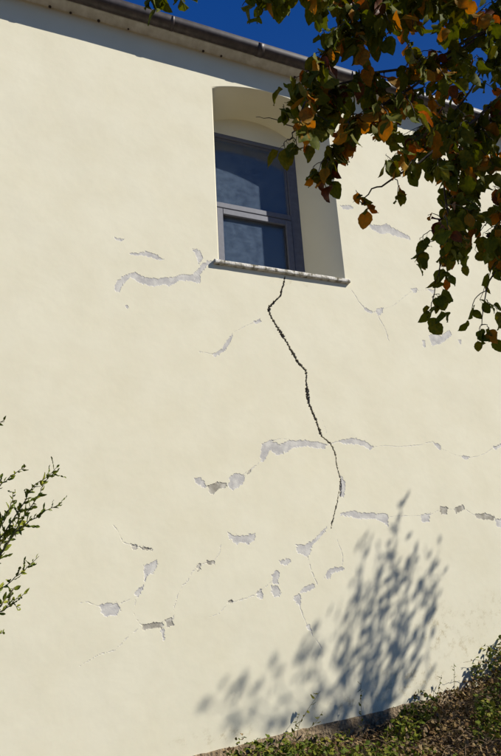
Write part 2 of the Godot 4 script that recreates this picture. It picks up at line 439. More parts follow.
	[0.947,1.592,3.101,1.000,1.557,3.042],
	[1.157,1.901,3.373,1.172,1.958,3.307],
	[1.866,1.245,2.928,2.067,1.205,2.924],
	[0.856,1.493,3.075,0.903,1.396,3.150],
	[2.018,2.023,3.264,1.892,1.962,3.237],
	[0.749,1.852,3.213,0.708,1.803,3.293],
	[2.130,1.632,3.117,2.009,1.652,3.145],
	[2.096,1.594,3.099,1.983,1.617,3.111],
	[1.171,1.593,3.100,1.047,1.340,3.289],
	[1.419,1.840,3.196,1.368,1.904,3.107],
	[1.579,1.679,2.864,1.338,1.543,2.932],
	[2.061,2.419,3.184,2.264,2.422,3.138],
	[1.066,1.912,3.244,1.058,1.917,3.221],
	[1.013,1.774,3.277,1.036,1.627,3.332],
	[1.116,1.682,3.142,1.112,1.589,3.140],
	[0.887,1.571,3.201,0.739,1.457,3.223],
	[1.878,1.278,2.944,1.875,1.305,2.839],
	[1.444,1.820,3.180,1.456,1.832,3.131],
	[1.114,1.922,3.249,1.084,1.896,3.253],
	[0.947,1.592,3.101,1.003,1.512,3.080],
	[1.522,1.282,2.967,1.597,1.311,2.893],
	[1.566,1.950,3.250,1.696,2.203,3.106],
	[1.971,1.845,3.201,2.288,2.126,2.999],
	[1.348,1.430,3.032,1.265,1.359,3.084],
	[0.823,1.426,3.066,0.699,1.484,3.012],
	[0.313,1.815,3.103,0.298,1.773,3.081],
	[0.352,1.823,3.121,0.340,1.770,3.098],
	[0.411,1.835,3.151,0.398,1.799,3.110],
	[0.664,1.844,3.203,0.606,1.790,3.160],
	[0.664,1.844,3.203,0.655,1.794,3.182],
	[0.689,1.843,3.213,0.670,1.761,3.176],
	[0.799,1.454,3.066,0.776,1.507,3.075],
	[0.803,1.388,3.045,0.782,1.370,3.029],
	[0.803,1.388,3.045,0.831,1.354,3.044],
	[0.885,1.520,3.068,0.886,1.420,3.033],
	[0.946,1.349,3.034,0.918,1.291,3.002],
	[0.949,1.309,3.021,0.968,1.281,3.019],
	[0.946,1.349,3.034,0.903,1.312,3.003],
	[1.157,1.279,2.927,1.132,1.334,2.936],
	[1.157,1.279,2.927,1.179,1.267,2.932],
	[1.267,1.366,3.003,1.282,1.297,2.986],
	[1.488,1.190,2.920,1.420,1.111,2.864],
	[1.504,1.226,2.940,1.433,1.193,2.898],
	[1.509,1.151,2.916,1.553,1.055,2.900],
	[1.497,0.964,2.845,1.483,0.897,2.816],
	[1.497,0.964,2.845,1.544,0.924,2.851],
	[1.497,0.964,2.845,1.521,0.982,2.861],
	[1.524,1.244,2.955,1.455,1.285,2.940],
	[1.505,1.208,2.934,1.604,1.101,2.938],
	[1.513,1.095,2.898,1.519,1.019,2.873],
	[1.854,1.212,2.911,1.742,0.996,2.845],
	[1.757,0.897,2.817,1.745,0.847,2.794],
	[1.757,0.897,2.817,1.798,0.856,2.820],
	[1.766,1.034,2.869,1.709,0.927,2.807],
	[1.769,0.995,2.856,1.822,0.952,2.863],
	[1.822,1.109,2.918,1.847,0.873,2.846],
	[1.495,1.340,2.976,1.585,1.222,2.972],
	[1.564,1.411,3.030,1.642,1.237,3.002],
	[1.758,1.308,2.961,1.709,1.194,2.901],
	[1.816,1.188,2.944,1.790,1.130,2.912],
]
const SPRIGS := [
	[-0.198,-0.162,2.365,-0.068,-0.012,2.507,-0.019,0.069,2.578,0.024,0.147,2.624,0.065,0.216,2.665,0.089,0.265,2.692,0.118,0.305,2.719],
	[-0.095,-0.039,2.463,-0.022,0.112,2.569,0.022,0.188,2.614,0.050,0.248,2.647,0.081,0.274,2.670,0.121,0.294,2.693],
	[-0.186,0.066,2.450,-0.086,0.217,2.545,-0.034,0.268,2.585,0.003,0.301,2.612,0.035,0.322,2.633],
	[-0.019,0.069,2.578,0.025,0.135,2.631,0.071,0.168,2.662,0.102,0.186,2.681,0.138,0.203,2.703],
	[-0.163,-0.157,2.461,-0.050,-0.054,2.545,0.001,-0.018,2.579,0.044,0.018,2.609,0.086,0.059,2.642],
	[-0.157,-0.210,2.468,-0.033,-0.103,2.558,0.003,-0.083,2.580,0.030,-0.060,2.599,0.061,-0.040,2.619],
	[-0.211,0.333,2.476,-0.118,0.431,2.550,-0.037,0.470,2.597],
	[-0.125,-0.293,2.453,-0.041,-0.175,2.529,0.005,-0.143,2.560],
	[-0.181,-0.050,2.377,-0.064,0.089,2.475,-0.016,0.173,2.525,0.003,0.230,2.553,0.007,0.253,2.563],
	[-0.009,-0.072,2.579,0.012,-0.065,2.590,0.045,-0.080,2.598],
	[-0.046,0.057,2.529,-0.011,0.112,2.562,0.014,0.139,2.583,0.032,0.200,2.611],
]
const SHADE_STEMS := [
	[5.663,1.759,2.242,5.821,2.348,2.242,5.967,2.800,2.242,6.125,3.291,2.242,6.260,3.669,2.242],
	[5.875,1.950,2.360,6.181,2.568,2.360,6.486,3.023,2.360,6.760,3.369,2.360],
	[6.033,2.268,2.596,5.999,2.726,2.596,6.054,3.167,2.596,6.231,3.632,2.596,6.216,3.757,2.596],
	[5.786,1.776,2.242,6.020,2.103,2.242,6.242,2.461,2.242,6.468,2.766,2.242,6.559,3.015,2.242],
	[5.762,1.932,2.360,5.860,2.524,2.360,6.031,3.052,2.360,6.236,3.458,2.360],
	[6.405,2.776,2.950,6.184,3.182,2.950,6.117,3.402,2.950,6.226,3.595,2.950],
	[6.650,3.115,3.186,6.208,3.444,3.186,6.127,3.692,3.186,6.085,3.822,3.186],
	[6.914,3.452,3.422,6.248,3.696,3.422,5.995,3.819,3.422,5.858,3.836,3.422],
	[5.920,1.722,2.242,6.145,2.015,2.242,6.284,2.224,2.242,6.315,2.455,2.242],
	[5.830,2.026,2.360,6.093,2.653,2.360,6.401,3.154,2.360,6.516,3.448,2.360],
	[6.238,2.646,2.832,6.101,3.009,2.832,5.859,3.247,2.832,5.984,3.453,2.832],
	[6.763,3.306,3.304,6.272,3.520,3.304,6.003,3.752,3.304,5.967,3.837,3.304],
	[6.074,2.237,2.537,6.024,2.853,2.537,6.207,3.343,2.537,6.334,3.667,2.537],
	[5.815,1.852,2.301,6.212,2.399,2.301,6.398,2.696,2.301,6.563,3.187,2.301],
	[6.261,2.443,2.714,6.073,2.759,2.714,6.050,3.120,2.714,6.111,3.493,2.714],
	[5.837,1.942,2.360,6.107,2.350,2.360,6.278,2.794,2.360,6.400,3.280,2.360],
	[5.859,2.032,2.419,5.861,2.468,2.419,6.094,2.897,2.419,6.378,3.283,2.419],
	[5.778,1.857,2.301,5.942,2.204,2.301,6.108,2.640,2.301,6.178,2.955,2.301,6.083,3.293,2.301],
	[6.126,2.275,2.596,6.202,2.559,2.596,6.177,3.080,2.596,6.140,3.394,2.596],
	[5.870,1.844,2.301,6.092,2.411,2.301,6.437,2.734,2.301,6.576,3.015,2.301],
	[6.387,2.779,2.950,6.106,3.020,2.950,5.994,3.204,2.950,6.056,3.408,2.950],
	[6.113,2.370,2.655,6.041,2.671,2.655,6.056,3.104,2.655,6.159,3.481,2.655],
]


# leaf colours met with on the bank and the shrub, one picked at random for each leaf
const IVY := [Color(0.08, 0.11, 0.014), Color(0.10, 0.13, 0.015), Color(0.13, 0.155, 0.018), Color(0.17, 0.18, 0.022), Color(0.22, 0.20, 0.03)]
const LITTER := [Color(0.13, 0.075, 0.035), Color(0.19, 0.11, 0.05), Color(0.25, 0.16, 0.07), Color(0.32, 0.22, 0.11), Color(0.20, 0.14, 0.09)]
const SPRIG_GREENS := [Color(0.14, 0.17, 0.02), Color(0.20, 0.23, 0.026), Color(0.28, 0.30, 0.035), Color(0.36, 0.36, 0.045)]

var M := {}
var rng := RandomNumberGenerator.new()
var nz := FastNoiseLite.new()
var used := {}

# ---------------------------------------------------------------- helpers
func numbered(called: String) -> String:
	var n: int = used.get(called, 0)
	used[called] = n + 1
	return called if n == 0 else "%s_%03d" % [called, n]

func thing(called: String, label: String, category: String, at := Vector3.ZERO, group := "") -> Node3D:
	var o := Node3D.new()
	o.name = numbered(called)
	add_child(o)
	o.position = at
	o.set_meta("label", label)
	o.set_meta("category", category)
	if group != "":
		o.set_meta("group", group)
	return o

func part(called: String, mesh: Mesh, mat: Material, parent: Node) -> MeshInstance3D:
	var o := MeshInstance3D.new()
	o.name = called
	o.mesh = mesh
	o.material_override = mat
	parent.add_child(o, true)
	return o

func srgb(r: float, g: float, b: float) -> Color:      # from linear reflectance
	return Color(r, g, b).linear_to_srgb()

func noise_tex(freq: float, c0: Color, c1: Color, seed_: int, oct := 5, size := 512, lo := 0.2, hi := 0.8) -> NoiseTexture2D:
	var n := FastNoiseLite.new()
	n.seed = seed_
	n.noise_type = FastNoiseLite.TYPE_SIMPLEX_SMOOTH
	n.frequency = freq
	n.fractal_octaves = oct
	n.fractal_gain = 0.55
	var t := NoiseTexture2D.new()
	t.width = size
	t.height = size
	t.seamless = true
	t.noise = n
	var gr := Gradient.new()
	gr.offsets = PackedFloat32Array([lo, hi])
	gr.colors = PackedColorArray([c0, c1])
	t.color_ramp = gr
	return t

func bump_tex(freq: float, strength: float, seed_: int, oct := 4, size := 512) -> NoiseTexture2D:
	var n := FastNoiseLite.new()
	n.seed = seed_
	n.frequency = freq
	n.fractal_octaves = oct
	var t := NoiseTexture2D.new()
	t.width = size
	t.height = size
	t.seamless = true
	t.noise = n
	t.as_normal_map = true
	t.bump_strength = strength
	return t

func mat(albedo: Color, rough := 0.9, metal := 0.0) -> StandardMaterial3D:
	var m := StandardMaterial3D.new()
	m.albedo_color = albedo
	m.roughness = rough
	m.metallic = metal
	return m

func world_tex(m: StandardMaterial3D, scale_: float, albedo: Texture2D, normal: Texture2D = null, nscale := 1.0) -> StandardMaterial3D:
	m.uv1_triplanar = true
	m.uv1_world_triplanar = true
	m.uv1_scale = Vector3.ONE * scale_
	m.albedo_texture = albedo
	if normal:
		m.normal_enabled = true
		m.normal_texture = normal
		m.normal_scale = nscale
	return m

func quad(st: SurfaceTool, a: Vector3, b: Vector3, c: Vector3, d: Vector3) -> void:
	for p in [a, b, c, a, c, d]:
		st.add_vertex(p)

func new_st() -> SurfaceTool:
	var st := SurfaceTool.new()
	st.begin(Mesh.PRIMITIVE_TRIANGLES)
	st.set_smooth_group(-1)
	return st

func done(st: SurfaceTool) -> ArrayMesh:
	st.generate_normals()
	return st.commit()

# box with chamfered edges between two corners
func add_box(st: SurfaceTool, lo: Vector3, hi: Vector3, ch := 0.004) -> void:
	var c := (lo + hi) * 0.5
	var h := (hi - lo) * 0.5
	ch = minf(ch, minf(h.x, minf(h.y, h.z)) * 0.9)
	for ax in 3:
		var u := (ax + 1) % 3
		var v := (ax + 2) % 3
		for s in [-1.0, 1.0]:
			var q := []
			for k in [[-1, -1], [1, -1], [1, 1], [-1, 1]]:
				var p := Vector3.ZERO
				p[ax] = s * h[ax]
				p[u] = k[0] * (h[u] - ch)
				p[v] = k[1] * (h[v] - ch)
				q.append(c + p)
			if s > 0: quad(st, q[3], q[2], q[1], q[0])
			else: quad(st, q[0], q[1], q[2], q[3])
		for s1 in [-1.0, 1.0]:
			for s2 in [-1.0, 1.0]:
				var q2 := []
				for k in [[0, -1], [1, -1], [1, 1], [0, 1]]:
					var p2 := Vector3.ZERO
					p2[ax] = k[1] * (h[ax] - ch)
					p2[u] = s1 * (h[u] - (ch if k[0] == 1 else 0.0))
					p2[v] = s2 * (h[v] - (ch if k[0] == 0 else 0.0))
					q2.append(c + p2)
				if s1 * s2 > 0: quad(st, q2[0], q2[1], q2[2], q2[3])
				else: quad(st, q2[3], q2[2], q2[1], q2[0])
	for sx in [-1.0, 1.0]:
		for sy in [-1.0, 1.0]:
			for sz in [-1.0, 1.0]:
				var pa := c + Vector3(sx * h.x, sy * (h.y - ch), sz * (h.z - ch))
				var pb := c + Vector3(sx * (h.x - ch), sy * h.y, sz * (h.z - ch))
				var pc := c + Vector3(sx * (h.x - ch), sy * (h.y - ch), sz * h.z)
				if sx * sy * sz > 0:
					for p in [pa, pc, pb]: st.add_vertex(p)
				else:
					for p in [pa, pb, pc]: st.add_vertex(p)

func box_mesh(lo: Vector3, hi: Vector3, ch := 0.004) -> ArrayMesh:
	var st := new_st()
	add_box(st, lo, hi, ch)
	return done(st)

func pts3(a: Array) -> PackedVector3Array:
	var r := PackedVector3Array()
	for i in range(0, a.size(), 3):
		r.append(Vector3(a[i], a[i + 1], a[i + 2]))
	return r

func smooth_path(p: PackedVector3Array, n: int, wob := 0.0) -> PackedVector3Array:
	var r := PackedVector3Array()
	for i in p.size() - 1:
		var p0 := p[maxi(i - 1, 0)]
		var p3 := p[mini(i + 2, p.size() - 1)]
		for k in n:
			var q := p[i].cubic_interpolate(p[i + 1], p0, p3, float(k) / n)
			if wob > 0.0 and (i + k) > 0:
				q += Vector3(rng.randfn(), rng.randfn(), rng.randfn()) * wob
			r.append(q)
	r.append(p[p.size() - 1])
	return r

func add_tube(st: SurfaceTool, p: PackedVector3Array, r0: float, r1: float, sides := 6) -> void:
	st.set_smooth_group(0)
	var rings := []
	var n := p.size()
	var side := Vector3.ZERO
	for i in n:
		var t := (p[mini(i + 1, n - 1)] - p[maxi(i - 1, 0)]).normalized()
		if side == Vector3.ZERO:
			side = t.cross(Vector3.UP if absf(t.y) < 0.9 else Vector3.RIGHT).normalized()
		else:
			side = (side - t * side.dot(t)).normalized()
		var up := side.cross(t)
		var r := lerpf(r0, r1, float(i) / (n - 1))
		var ring := []
		for k in sides:
			var a := TAU * k / sides
			ring.append(p[i] + (side * cos(a) + up * sin(a)) * r)
		rings.append(ring)
	for i in n - 1:
		for k in sides:
			var k2 := (k + 1) % sides
			quad(st, rings[i][k], rings[i + 1][k], rings[i + 1][k2], rings[i][k2])
	for k in range(1, sides - 1):
		for q in [rings[n - 1][0], rings[n - 1][k + 1], rings[n - 1][k]]: st.add_vertex(q)
		for q in [rings[0][0], rings[0][k], rings[0][k + 1]]: st.add_vertex(q)

func tube_mesh(p: PackedVector3Array, r0: float, r1: float, sides := 6) -> ArrayMesh:
	var st := new_st()
	add_tube(st, p, r0, r1, sides)
	return done(st)

# a leaf hanging from its stalk: blade along -y, width along x, face towards +z
func leaf_mesh(len_: float, wid: float, belly: float, fold: float, curl: float, twist: float, wave: float, stalk: float) -> ArrayMesh:
	var V := PackedVector3Array()
	var U := PackedVector2Array()
	var I := PackedInt32Array()
	var n := 9
	for i in n + 1:
		var t := float(i) / n
		var w := wid * 0.5 * pow(sin(PI * pow(t, belly)), 0.75) * (1.0 + (0.05 if i % 2 == 0 else -0.03)) if i > 0 and i < n else 0.0005
		for k in 3:
			var s := k - 1
			var x := s * w
			var z := absf(x) * fold - curl * len_ * t * t + wave * sin(t * 9.0 + s * 1.3) * absf(s) * 0.004
			var p := Vector3(x, -stalk - len_ * t, z)
			p = p.rotated(Vector3.UP, twist * t)
			V.append(p)
			U.append(Vector2(0.5 + s * 0.5 * (w / (wid * 0.5)), t))
	for i in n:
		for k in 2:
			var a := i * 3 + k
			I.append_array([a, a + 1, a + 4, a, a + 4, a + 3])
	# stalk, a thin strip
	var b := V.size()
	for q in [Vector3(-0.0008, 0, 0), Vector3(0.0008, 0, 0), Vector3(0.0008, -stalk - 0.004, 0.0004), Vector3(-0.0008, -stalk - 0.004, 0.0004)]:
		V.append(q)
		U.append(Vector2(0.5, 0.1))
	I.append_array([b, b + 1, b + 2, b, b + 2, b + 3])
	var st := SurfaceTool.new()
	st.begin(Mesh.PRIMITIVE_TRIANGLES)
	st.set_smooth_group(0)
	for i in I:
		st.set_uv(U[i])
		st.add_vertex(V[i])
	st.generate_normals()
	return st.commit()

# leaf print: veins, blotches, browned rim
func leaf_image(base: Color, alt: Color, vein: Color, spot: Color, spots: float, seed_: int) -> ImageTexture:
	var s := 96
	var im := Image.create(s, s, true, Image.FORMAT_RGB8)
	var n1 := FastNoiseLite.new()
	n1.seed = seed_
	n1.frequency = 0.035
	n1.fractal_octaves = 4
	var n2 := FastNoiseLite.new()
	n2.seed = seed_ + 7
	n2.frequency = 0.11
	for y in s:
		for x in s:
			var u := absf(x / float(s - 1) - 0.5) * 2.0
			var t := y / float(s - 1)
			var c := base.lerp(alt, clampf(0.5 + n1.get_noise_2d(x, y) * 1.4, 0, 1))
			var v := fposmod((t - u * 0.34) * 7.0, 1.0)
			var k := maxf(1.0 - absf(v - 0.5) * 14.0, 0.0) * 0.5 + maxf(1.0 - u * 22.0, 0.0)
			c = c.lerp(vein, clampf(k, 0, 0.7))
			if n2.get_noise_2d(x, y) + n1.get_noise_2d(x + 300, y) * 0.6 > 0.75 - spots:
				c = c.lerp(spot, 0.75)
			im.set_pixel(x, y, c)
	im.generate_mipmaps()
	return ImageTexture.create_from_image(im)

func leaf_mat(tex: Texture2D, back: Color, rough := 0.5) -> StandardMaterial3D:
	var m := mat(Color.WHITE, rough)
	m.albedo_texture = tex
	m.cull_mode = BaseMaterial3D.CULL_DISABLED
	m.backlight_enabled = true
	m.backlight = back
	m.metallic_specular = 0.22
	return m

func multi(called: String, mesh: Mesh, material: Material, xf: Array, cols: Array, parent: Node) -> MultiMeshInstance3D:
	var mm := MultiMesh.new()
	mm.transform_format = MultiMesh.TRANSFORM_3D
	mm.use_colors = cols.size() > 0
	mm.mesh = mesh
	mm.instance_count = xf.size()
	for i in xf.size():
		mm.set_instance_transform(i, xf[i])
		if cols.size() > 0:
			mm.set_instance_color(i, cols[i])
	var o := MultiMeshInstance3D.new()
	o.name = called
	o.multimesh = mm
	o.material_override = material
	parent.add_child(o, true)
	o.set_meta("kind", "stuff")
	return o

func ground_y(x: float, z: float) -> float:
	var xs := [-4.0, 1.0, 2.4, 3.0, 3.5, 4.2, 5.0, 6.5, 12.0]
	var ys := [-1.55, -1.36, -1.33, -1.29, -1.20, -0.97, -0.74, -0.55, -0.5]
	var b: float = ys[0]
	if x >= xs[8]: b = ys[8]
	else:
		for i in 8:
			if x >= xs[i] and x < xs[i + 1]:
				b = lerpf(ys[i], ys[i + 1], (x - xs[i]) / (xs[i + 1] - xs[i]))
	b += nz.get_noise_2d(x * 60.0, z * 60.0) * 0.05
	var k := smoothstep(0.4, 5.5, z)
	var far := smoothstep(6.0, 30.0, maxf(absf(x), absf(z)))
	return lerpf(lerpf(b, -1.68 + maxf(x, 0.0) * 0.09, k), -1.75, far)

# ---------------------------------------------------------------- materials
func make_materials() -> void:
	var cream := mat(srgb(0.75, 0.695, 0.515), 0.92)
	cream.vertex_color_use_as_albedo = true
	M.wall = world_tex(cream, 0.27, noise_tex(0.006, Color(0.982, 0.978, 0.968), Color(1, 1, 1), 3, 7, 1024, 0.15, 0.75), bump_tex(0.03, 4.0, 5, 5, 1024), 0.045)
	M.reveal = M.wall
	M.plaster = world_tex(mat(srgb(0.63, 0.595, 0.52), 0.95), 2.0, noise_tex(0.02, Color(0.86, 0.86, 0.88), Color(1, 1, 1), 21, 5, 256))
	M.mortar = world_tex(mat(srgb(0.55, 0.51, 0.42), 0.95), 2.0, noise_tex(0.02, Color(0.75, 0.74, 0.72), Color(1, 1, 1), 22, 5, 256))
	M.hairline = mat(srgb(0.62, 0.58, 0.475), 0.95)
	M.crack = mat(srgb(0.20, 0.18, 0.15), 0.95)
	M.plinth = world_tex(mat(srgb(0.38, 0.285, 0.17), 0.95), 1.2, noise_tex(0.03, Color(0.55, 0.52, 0.48), Color(1, 1, 1), 31, 6, 512), bump_tex(0.06, 14.0, 33, 5, 512), 0.9)
	M.sill = world_tex(mat(srgb(0.64, 0.60, 0.52), 0.9), 1.1, noise_tex(0.02, Color(0.48, 0.46, 0.38), Color(1, 1, 1), 41, 6, 512, 0.22, 0.55), bump_tex(0.08, 8.0, 43, 4, 512), 0.25)
	M.soffit = world_tex(mat(srgb(0.76, 0.74, 0.66), 0.85), 0.8, noise_tex(0.02, Color(0.88, 0.87, 0.85), Color(1, 1, 1), 51, 6, 512))
	M.gutter = world_tex(mat(srgb(0.075, 0.055, 0.048), 0.5), 0.9, noise_tex(0.02, Color(0.65, 0.62, 0.6), Color(1, 1, 1), 61, 6, 512))
	M.roof = world_tex(mat(srgb(0.19, 0.10, 0.07), 0.85), 0.6, noise_tex(0.03, Color(0.6, 0.6, 0.6), Color(1, 1, 1), 62, 5, 256))
	M.frame = world_tex(mat(srgb(0.105, 0.108, 0.135), 0.55), 2.5, noise_tex(0.02, Color(0.92, 0.92, 0.92), Color(1, 1, 1), 71, 5, 256))
	M.gasket = mat(srgb(0.03, 0.03, 0.035), 0.7)
	M.room = mat(srgb(0.14, 0.135, 0.13), 0.9)
	M.nail = mat(srgb(0.06, 0.045, 0.035), 0.8)
	var pane := mat(Color(0.05, 0.09, 0.13, 0.12), 0.02)     # coated glass
	pane.transparency = BaseMaterial3D.TRANSPARENCY_ALPHA
	pane.metallic_specular = 0.7
	M.glass = pane
	var gl := mat(Color(0.56, 0.66, 0.78, 0.21), 0.8)
	gl.transparency = BaseMaterial3D.TRANSPARENCY_ALPHA
	# a thin film of dust and dried rain streaks on the pane
	var im := Image.create(256, 512, true, Image.FORMAT_RGBA8)
	var n1 := FastNoiseLite.new()
	n1.seed = 81
	n1.frequency = 0.02
	n1.fractal_octaves = 5
	for y in 512:
		for x in 256:
			var streak := n1.get_noise_2d(x * 1.6, y * 0.3) * 0.45 + n1.get_noise_2d(x * 1.1 + 900.0, y * 1.1) * 0.5
			var sp := 0.25 if n1.get_noise_2d(x * 14.0, y * 14.0 + 333.0) > 0.42 else 0.0
			im.set_pixel(x, y, Color(1, 1, 1, clampf(0.75 + streak * 0.5 + sp, 0.0, 1.0)))
	im.generate_mipmaps()
	gl.albedo_texture = ImageTexture.create_from_image(im)
	M.dust = gl
	M.soil = world_tex(mat(srgb(0.16, 0.11, 0.065), 0.97), 0.8, noise_tex(0.03, Color(0.45, 0.43, 0.4), Color(1, 1, 1), 91, 6, 512), bump_tex(0.06, 12.0, 93, 5, 512), 0.9)
	M.gravel = world_tex(mat(srgb(0.40, 0.35, 0.26), 0.97), 0.7, noise_tex(0.08, Color(0.6, 0.58, 0.55), Color(1, 1, 1), 97, 5, 512), bump_tex(0.1, 12.0, 98, 4, 512), 0.9)
	M.bark = world_tex(mat(srgb(0.11, 0.085, 0.065), 0.9), 6.0, noise_tex(0.02, Color(0.5, 0.48, 0.46), Color(1, 1, 1), 95, 5, 256))
	M.stem = mat(srgb(0.12, 0.10, 0.045), 0.8)
	M.drystem = mat(srgb(0.20, 0.13, 0.07), 0.9)
	# leaves
	var dk := Color(0.012, 0.03, 0.004)
	M.leaf_green = leaf_mat(leaf_image(srgb(0.115, 0.120, 0.010), srgb(0.075, 0.092, 0.009), srgb(0.085, 0.10, 0.03), srgb(0.09, 0.06, 0.02), 0.03, 1), Color(0.80, 0.80, 0.10), 0.7)
	M.leaf_olive = leaf_mat(leaf_image(srgb(0.150, 0.135, 0.011), srgb(0.09, 0.10, 0.010), srgb(0.12, 0.12, 0.03), srgb(0.11, 0.06, 0.015), 0.16, 2), Color(0.85, 0.80, 0.1), 0.7)
	M.leaf_yellow = leaf_mat(leaf_image(srgb(0.42, 0.22, 0.02), srgb(0.30, 0.20, 0.025), srgb(0.3, 0.2, 0.05), srgb(0.13, 0.065, 0.015), 0.18, 3), Color(0.95, 0.7, 0.1), 0.7)
	M.leaf_ochre = leaf_mat(leaf_image(srgb(0.38, 0.19, 0.016), srgb(0.24, 0.14, 0.016), srgb(0.22, 0.12, 0.03), srgb(0.09, 0.04, 0.012), 0.22, 4), Color(0.9, 0.55, 0.08), 0.7)
	M.leaf_rust = leaf_mat(leaf_image(srgb(0.15, 0.045, 0.012), srgb(0.09, 0.035, 0.012), srgb(0.1, 0.05, 0.02), srgb(0.05, 0.025, 0.012), 0.2, 5), Color(0.5, 0.2, 0.05))
	var any := leaf_mat(leaf_image(Color(0.98, 0.98, 0.98), Color(0.80, 0.82, 0.78), Color(1, 1, 1), Color(0.72, 0.62, 0.5), 0.1, 6), Color(0.4, 0.45, 0.15))
	any.vertex_color_use_as_albedo = true
	M.leaf_any = any
	var dry := any.duplicate()
	dry.roughness = 0.8
	M.leaf_dry = dry

# ---------------------------------------------------------------- wall face with cracks and peeled paint
func arch_y(x: float, x0: float, x1: float, spring: float, crown: float) -> float:
	var h := (x1 - x0) * 0.5
	var s := crown - spring
	var r := (h * h + s * s) / (2.0 * s)
	var dx := x - (x0 + x1) * 0.5
	return crown - r + sqrt(r * r - dx * dx)

func lines(stops: Array, step: float) -> PackedFloat32Array:
	var r := PackedFloat32Array()
	for i in stops.size() - 1:
		var n := maxi(1, roundi((stops[i + 1] - stops[i]) / step))
		for k in n:
			r.append(lerpf(stops[i], stops[i + 1], float(k) / n))
	r.append(stops[-1])
	return r

func undul(x: float, y: float) -> float:
	var dx := maxf(maxf(XL - x, x - XR), 0.0)
	var dy := maxf(maxf(SILL_TOP - y, y - CROWN), 0.0)
	var k := smoothstep(0.0, 0.25, sqrt(dx * dx + dy * dy))
	return (nz.get_noise_2d(x * 170.0, y * 170.0) * 0.0012 + nz.get_noise_2d(x * 60.0 + 500.0, y * 60.0) * 0.004) * k

const STAINS := [  # centre x, y, radii, strength: specks of dirt and algae on the paint
	[3.55, -0.62, 0.30, 0.26, 0.9], [3.95, -0.55, 0.22, 0.16, 0.8], [3.2, -0.98, 0.5, 0.16, 1.0], [2.6, -1.08, 0.6, 0.10, 0.8], [4.2, -0.5, 0.2, 0.2, 0.6], [3.8, -0.78, 0.3, 0.14, 0.8],
	[2.35, 2.60, 0.35, 0.05, 0.5], [1.5, -1.15, 0.4, 0.07, 0.7],
]

class Bucket:
	var p := PackedVector3Array()
	var n := PackedVector3Array()
	var c := PackedColorArray()
	var i := PackedInt32Array()
	func q(a: Vector3, b: Vector3, cc: Vector3, d: Vector3, na: Vector3, nb: Vector3, nc: Vector3, nd: Vector3, ca: Color, cb: Color, ccl: Color, cd: Color) -> void:
		var k := p.size()
		p.append(a); p.append(b); p.append(cc); p.append(d)
		n.append(na); n.append(nb); n.append(nc); n.append(nd)
		c.append(ca); c.append(cb); c.append(ccl); c.append(cd)
		i.append(k); i.append(k + 1); i.append(k + 2)
		i.append(k); i.append(k + 2); i.append(k + 3)
	func mesh() -> ArrayMesh:
		var a := []
		a.resize(Mesh.ARRAY_MAX)
		a[Mesh.ARRAY_VERTEX] = p
		a[Mesh.ARRAY_NORMAL] = n
		a[Mesh.ARRAY_COLOR] = c
		a[Mesh.ARRAY_INDEX] = i
		var m := ArrayMesh.new()
		m.add_surface_from_arrays(Mesh.PRIMITIVE_TRIANGLES, a)
		return m

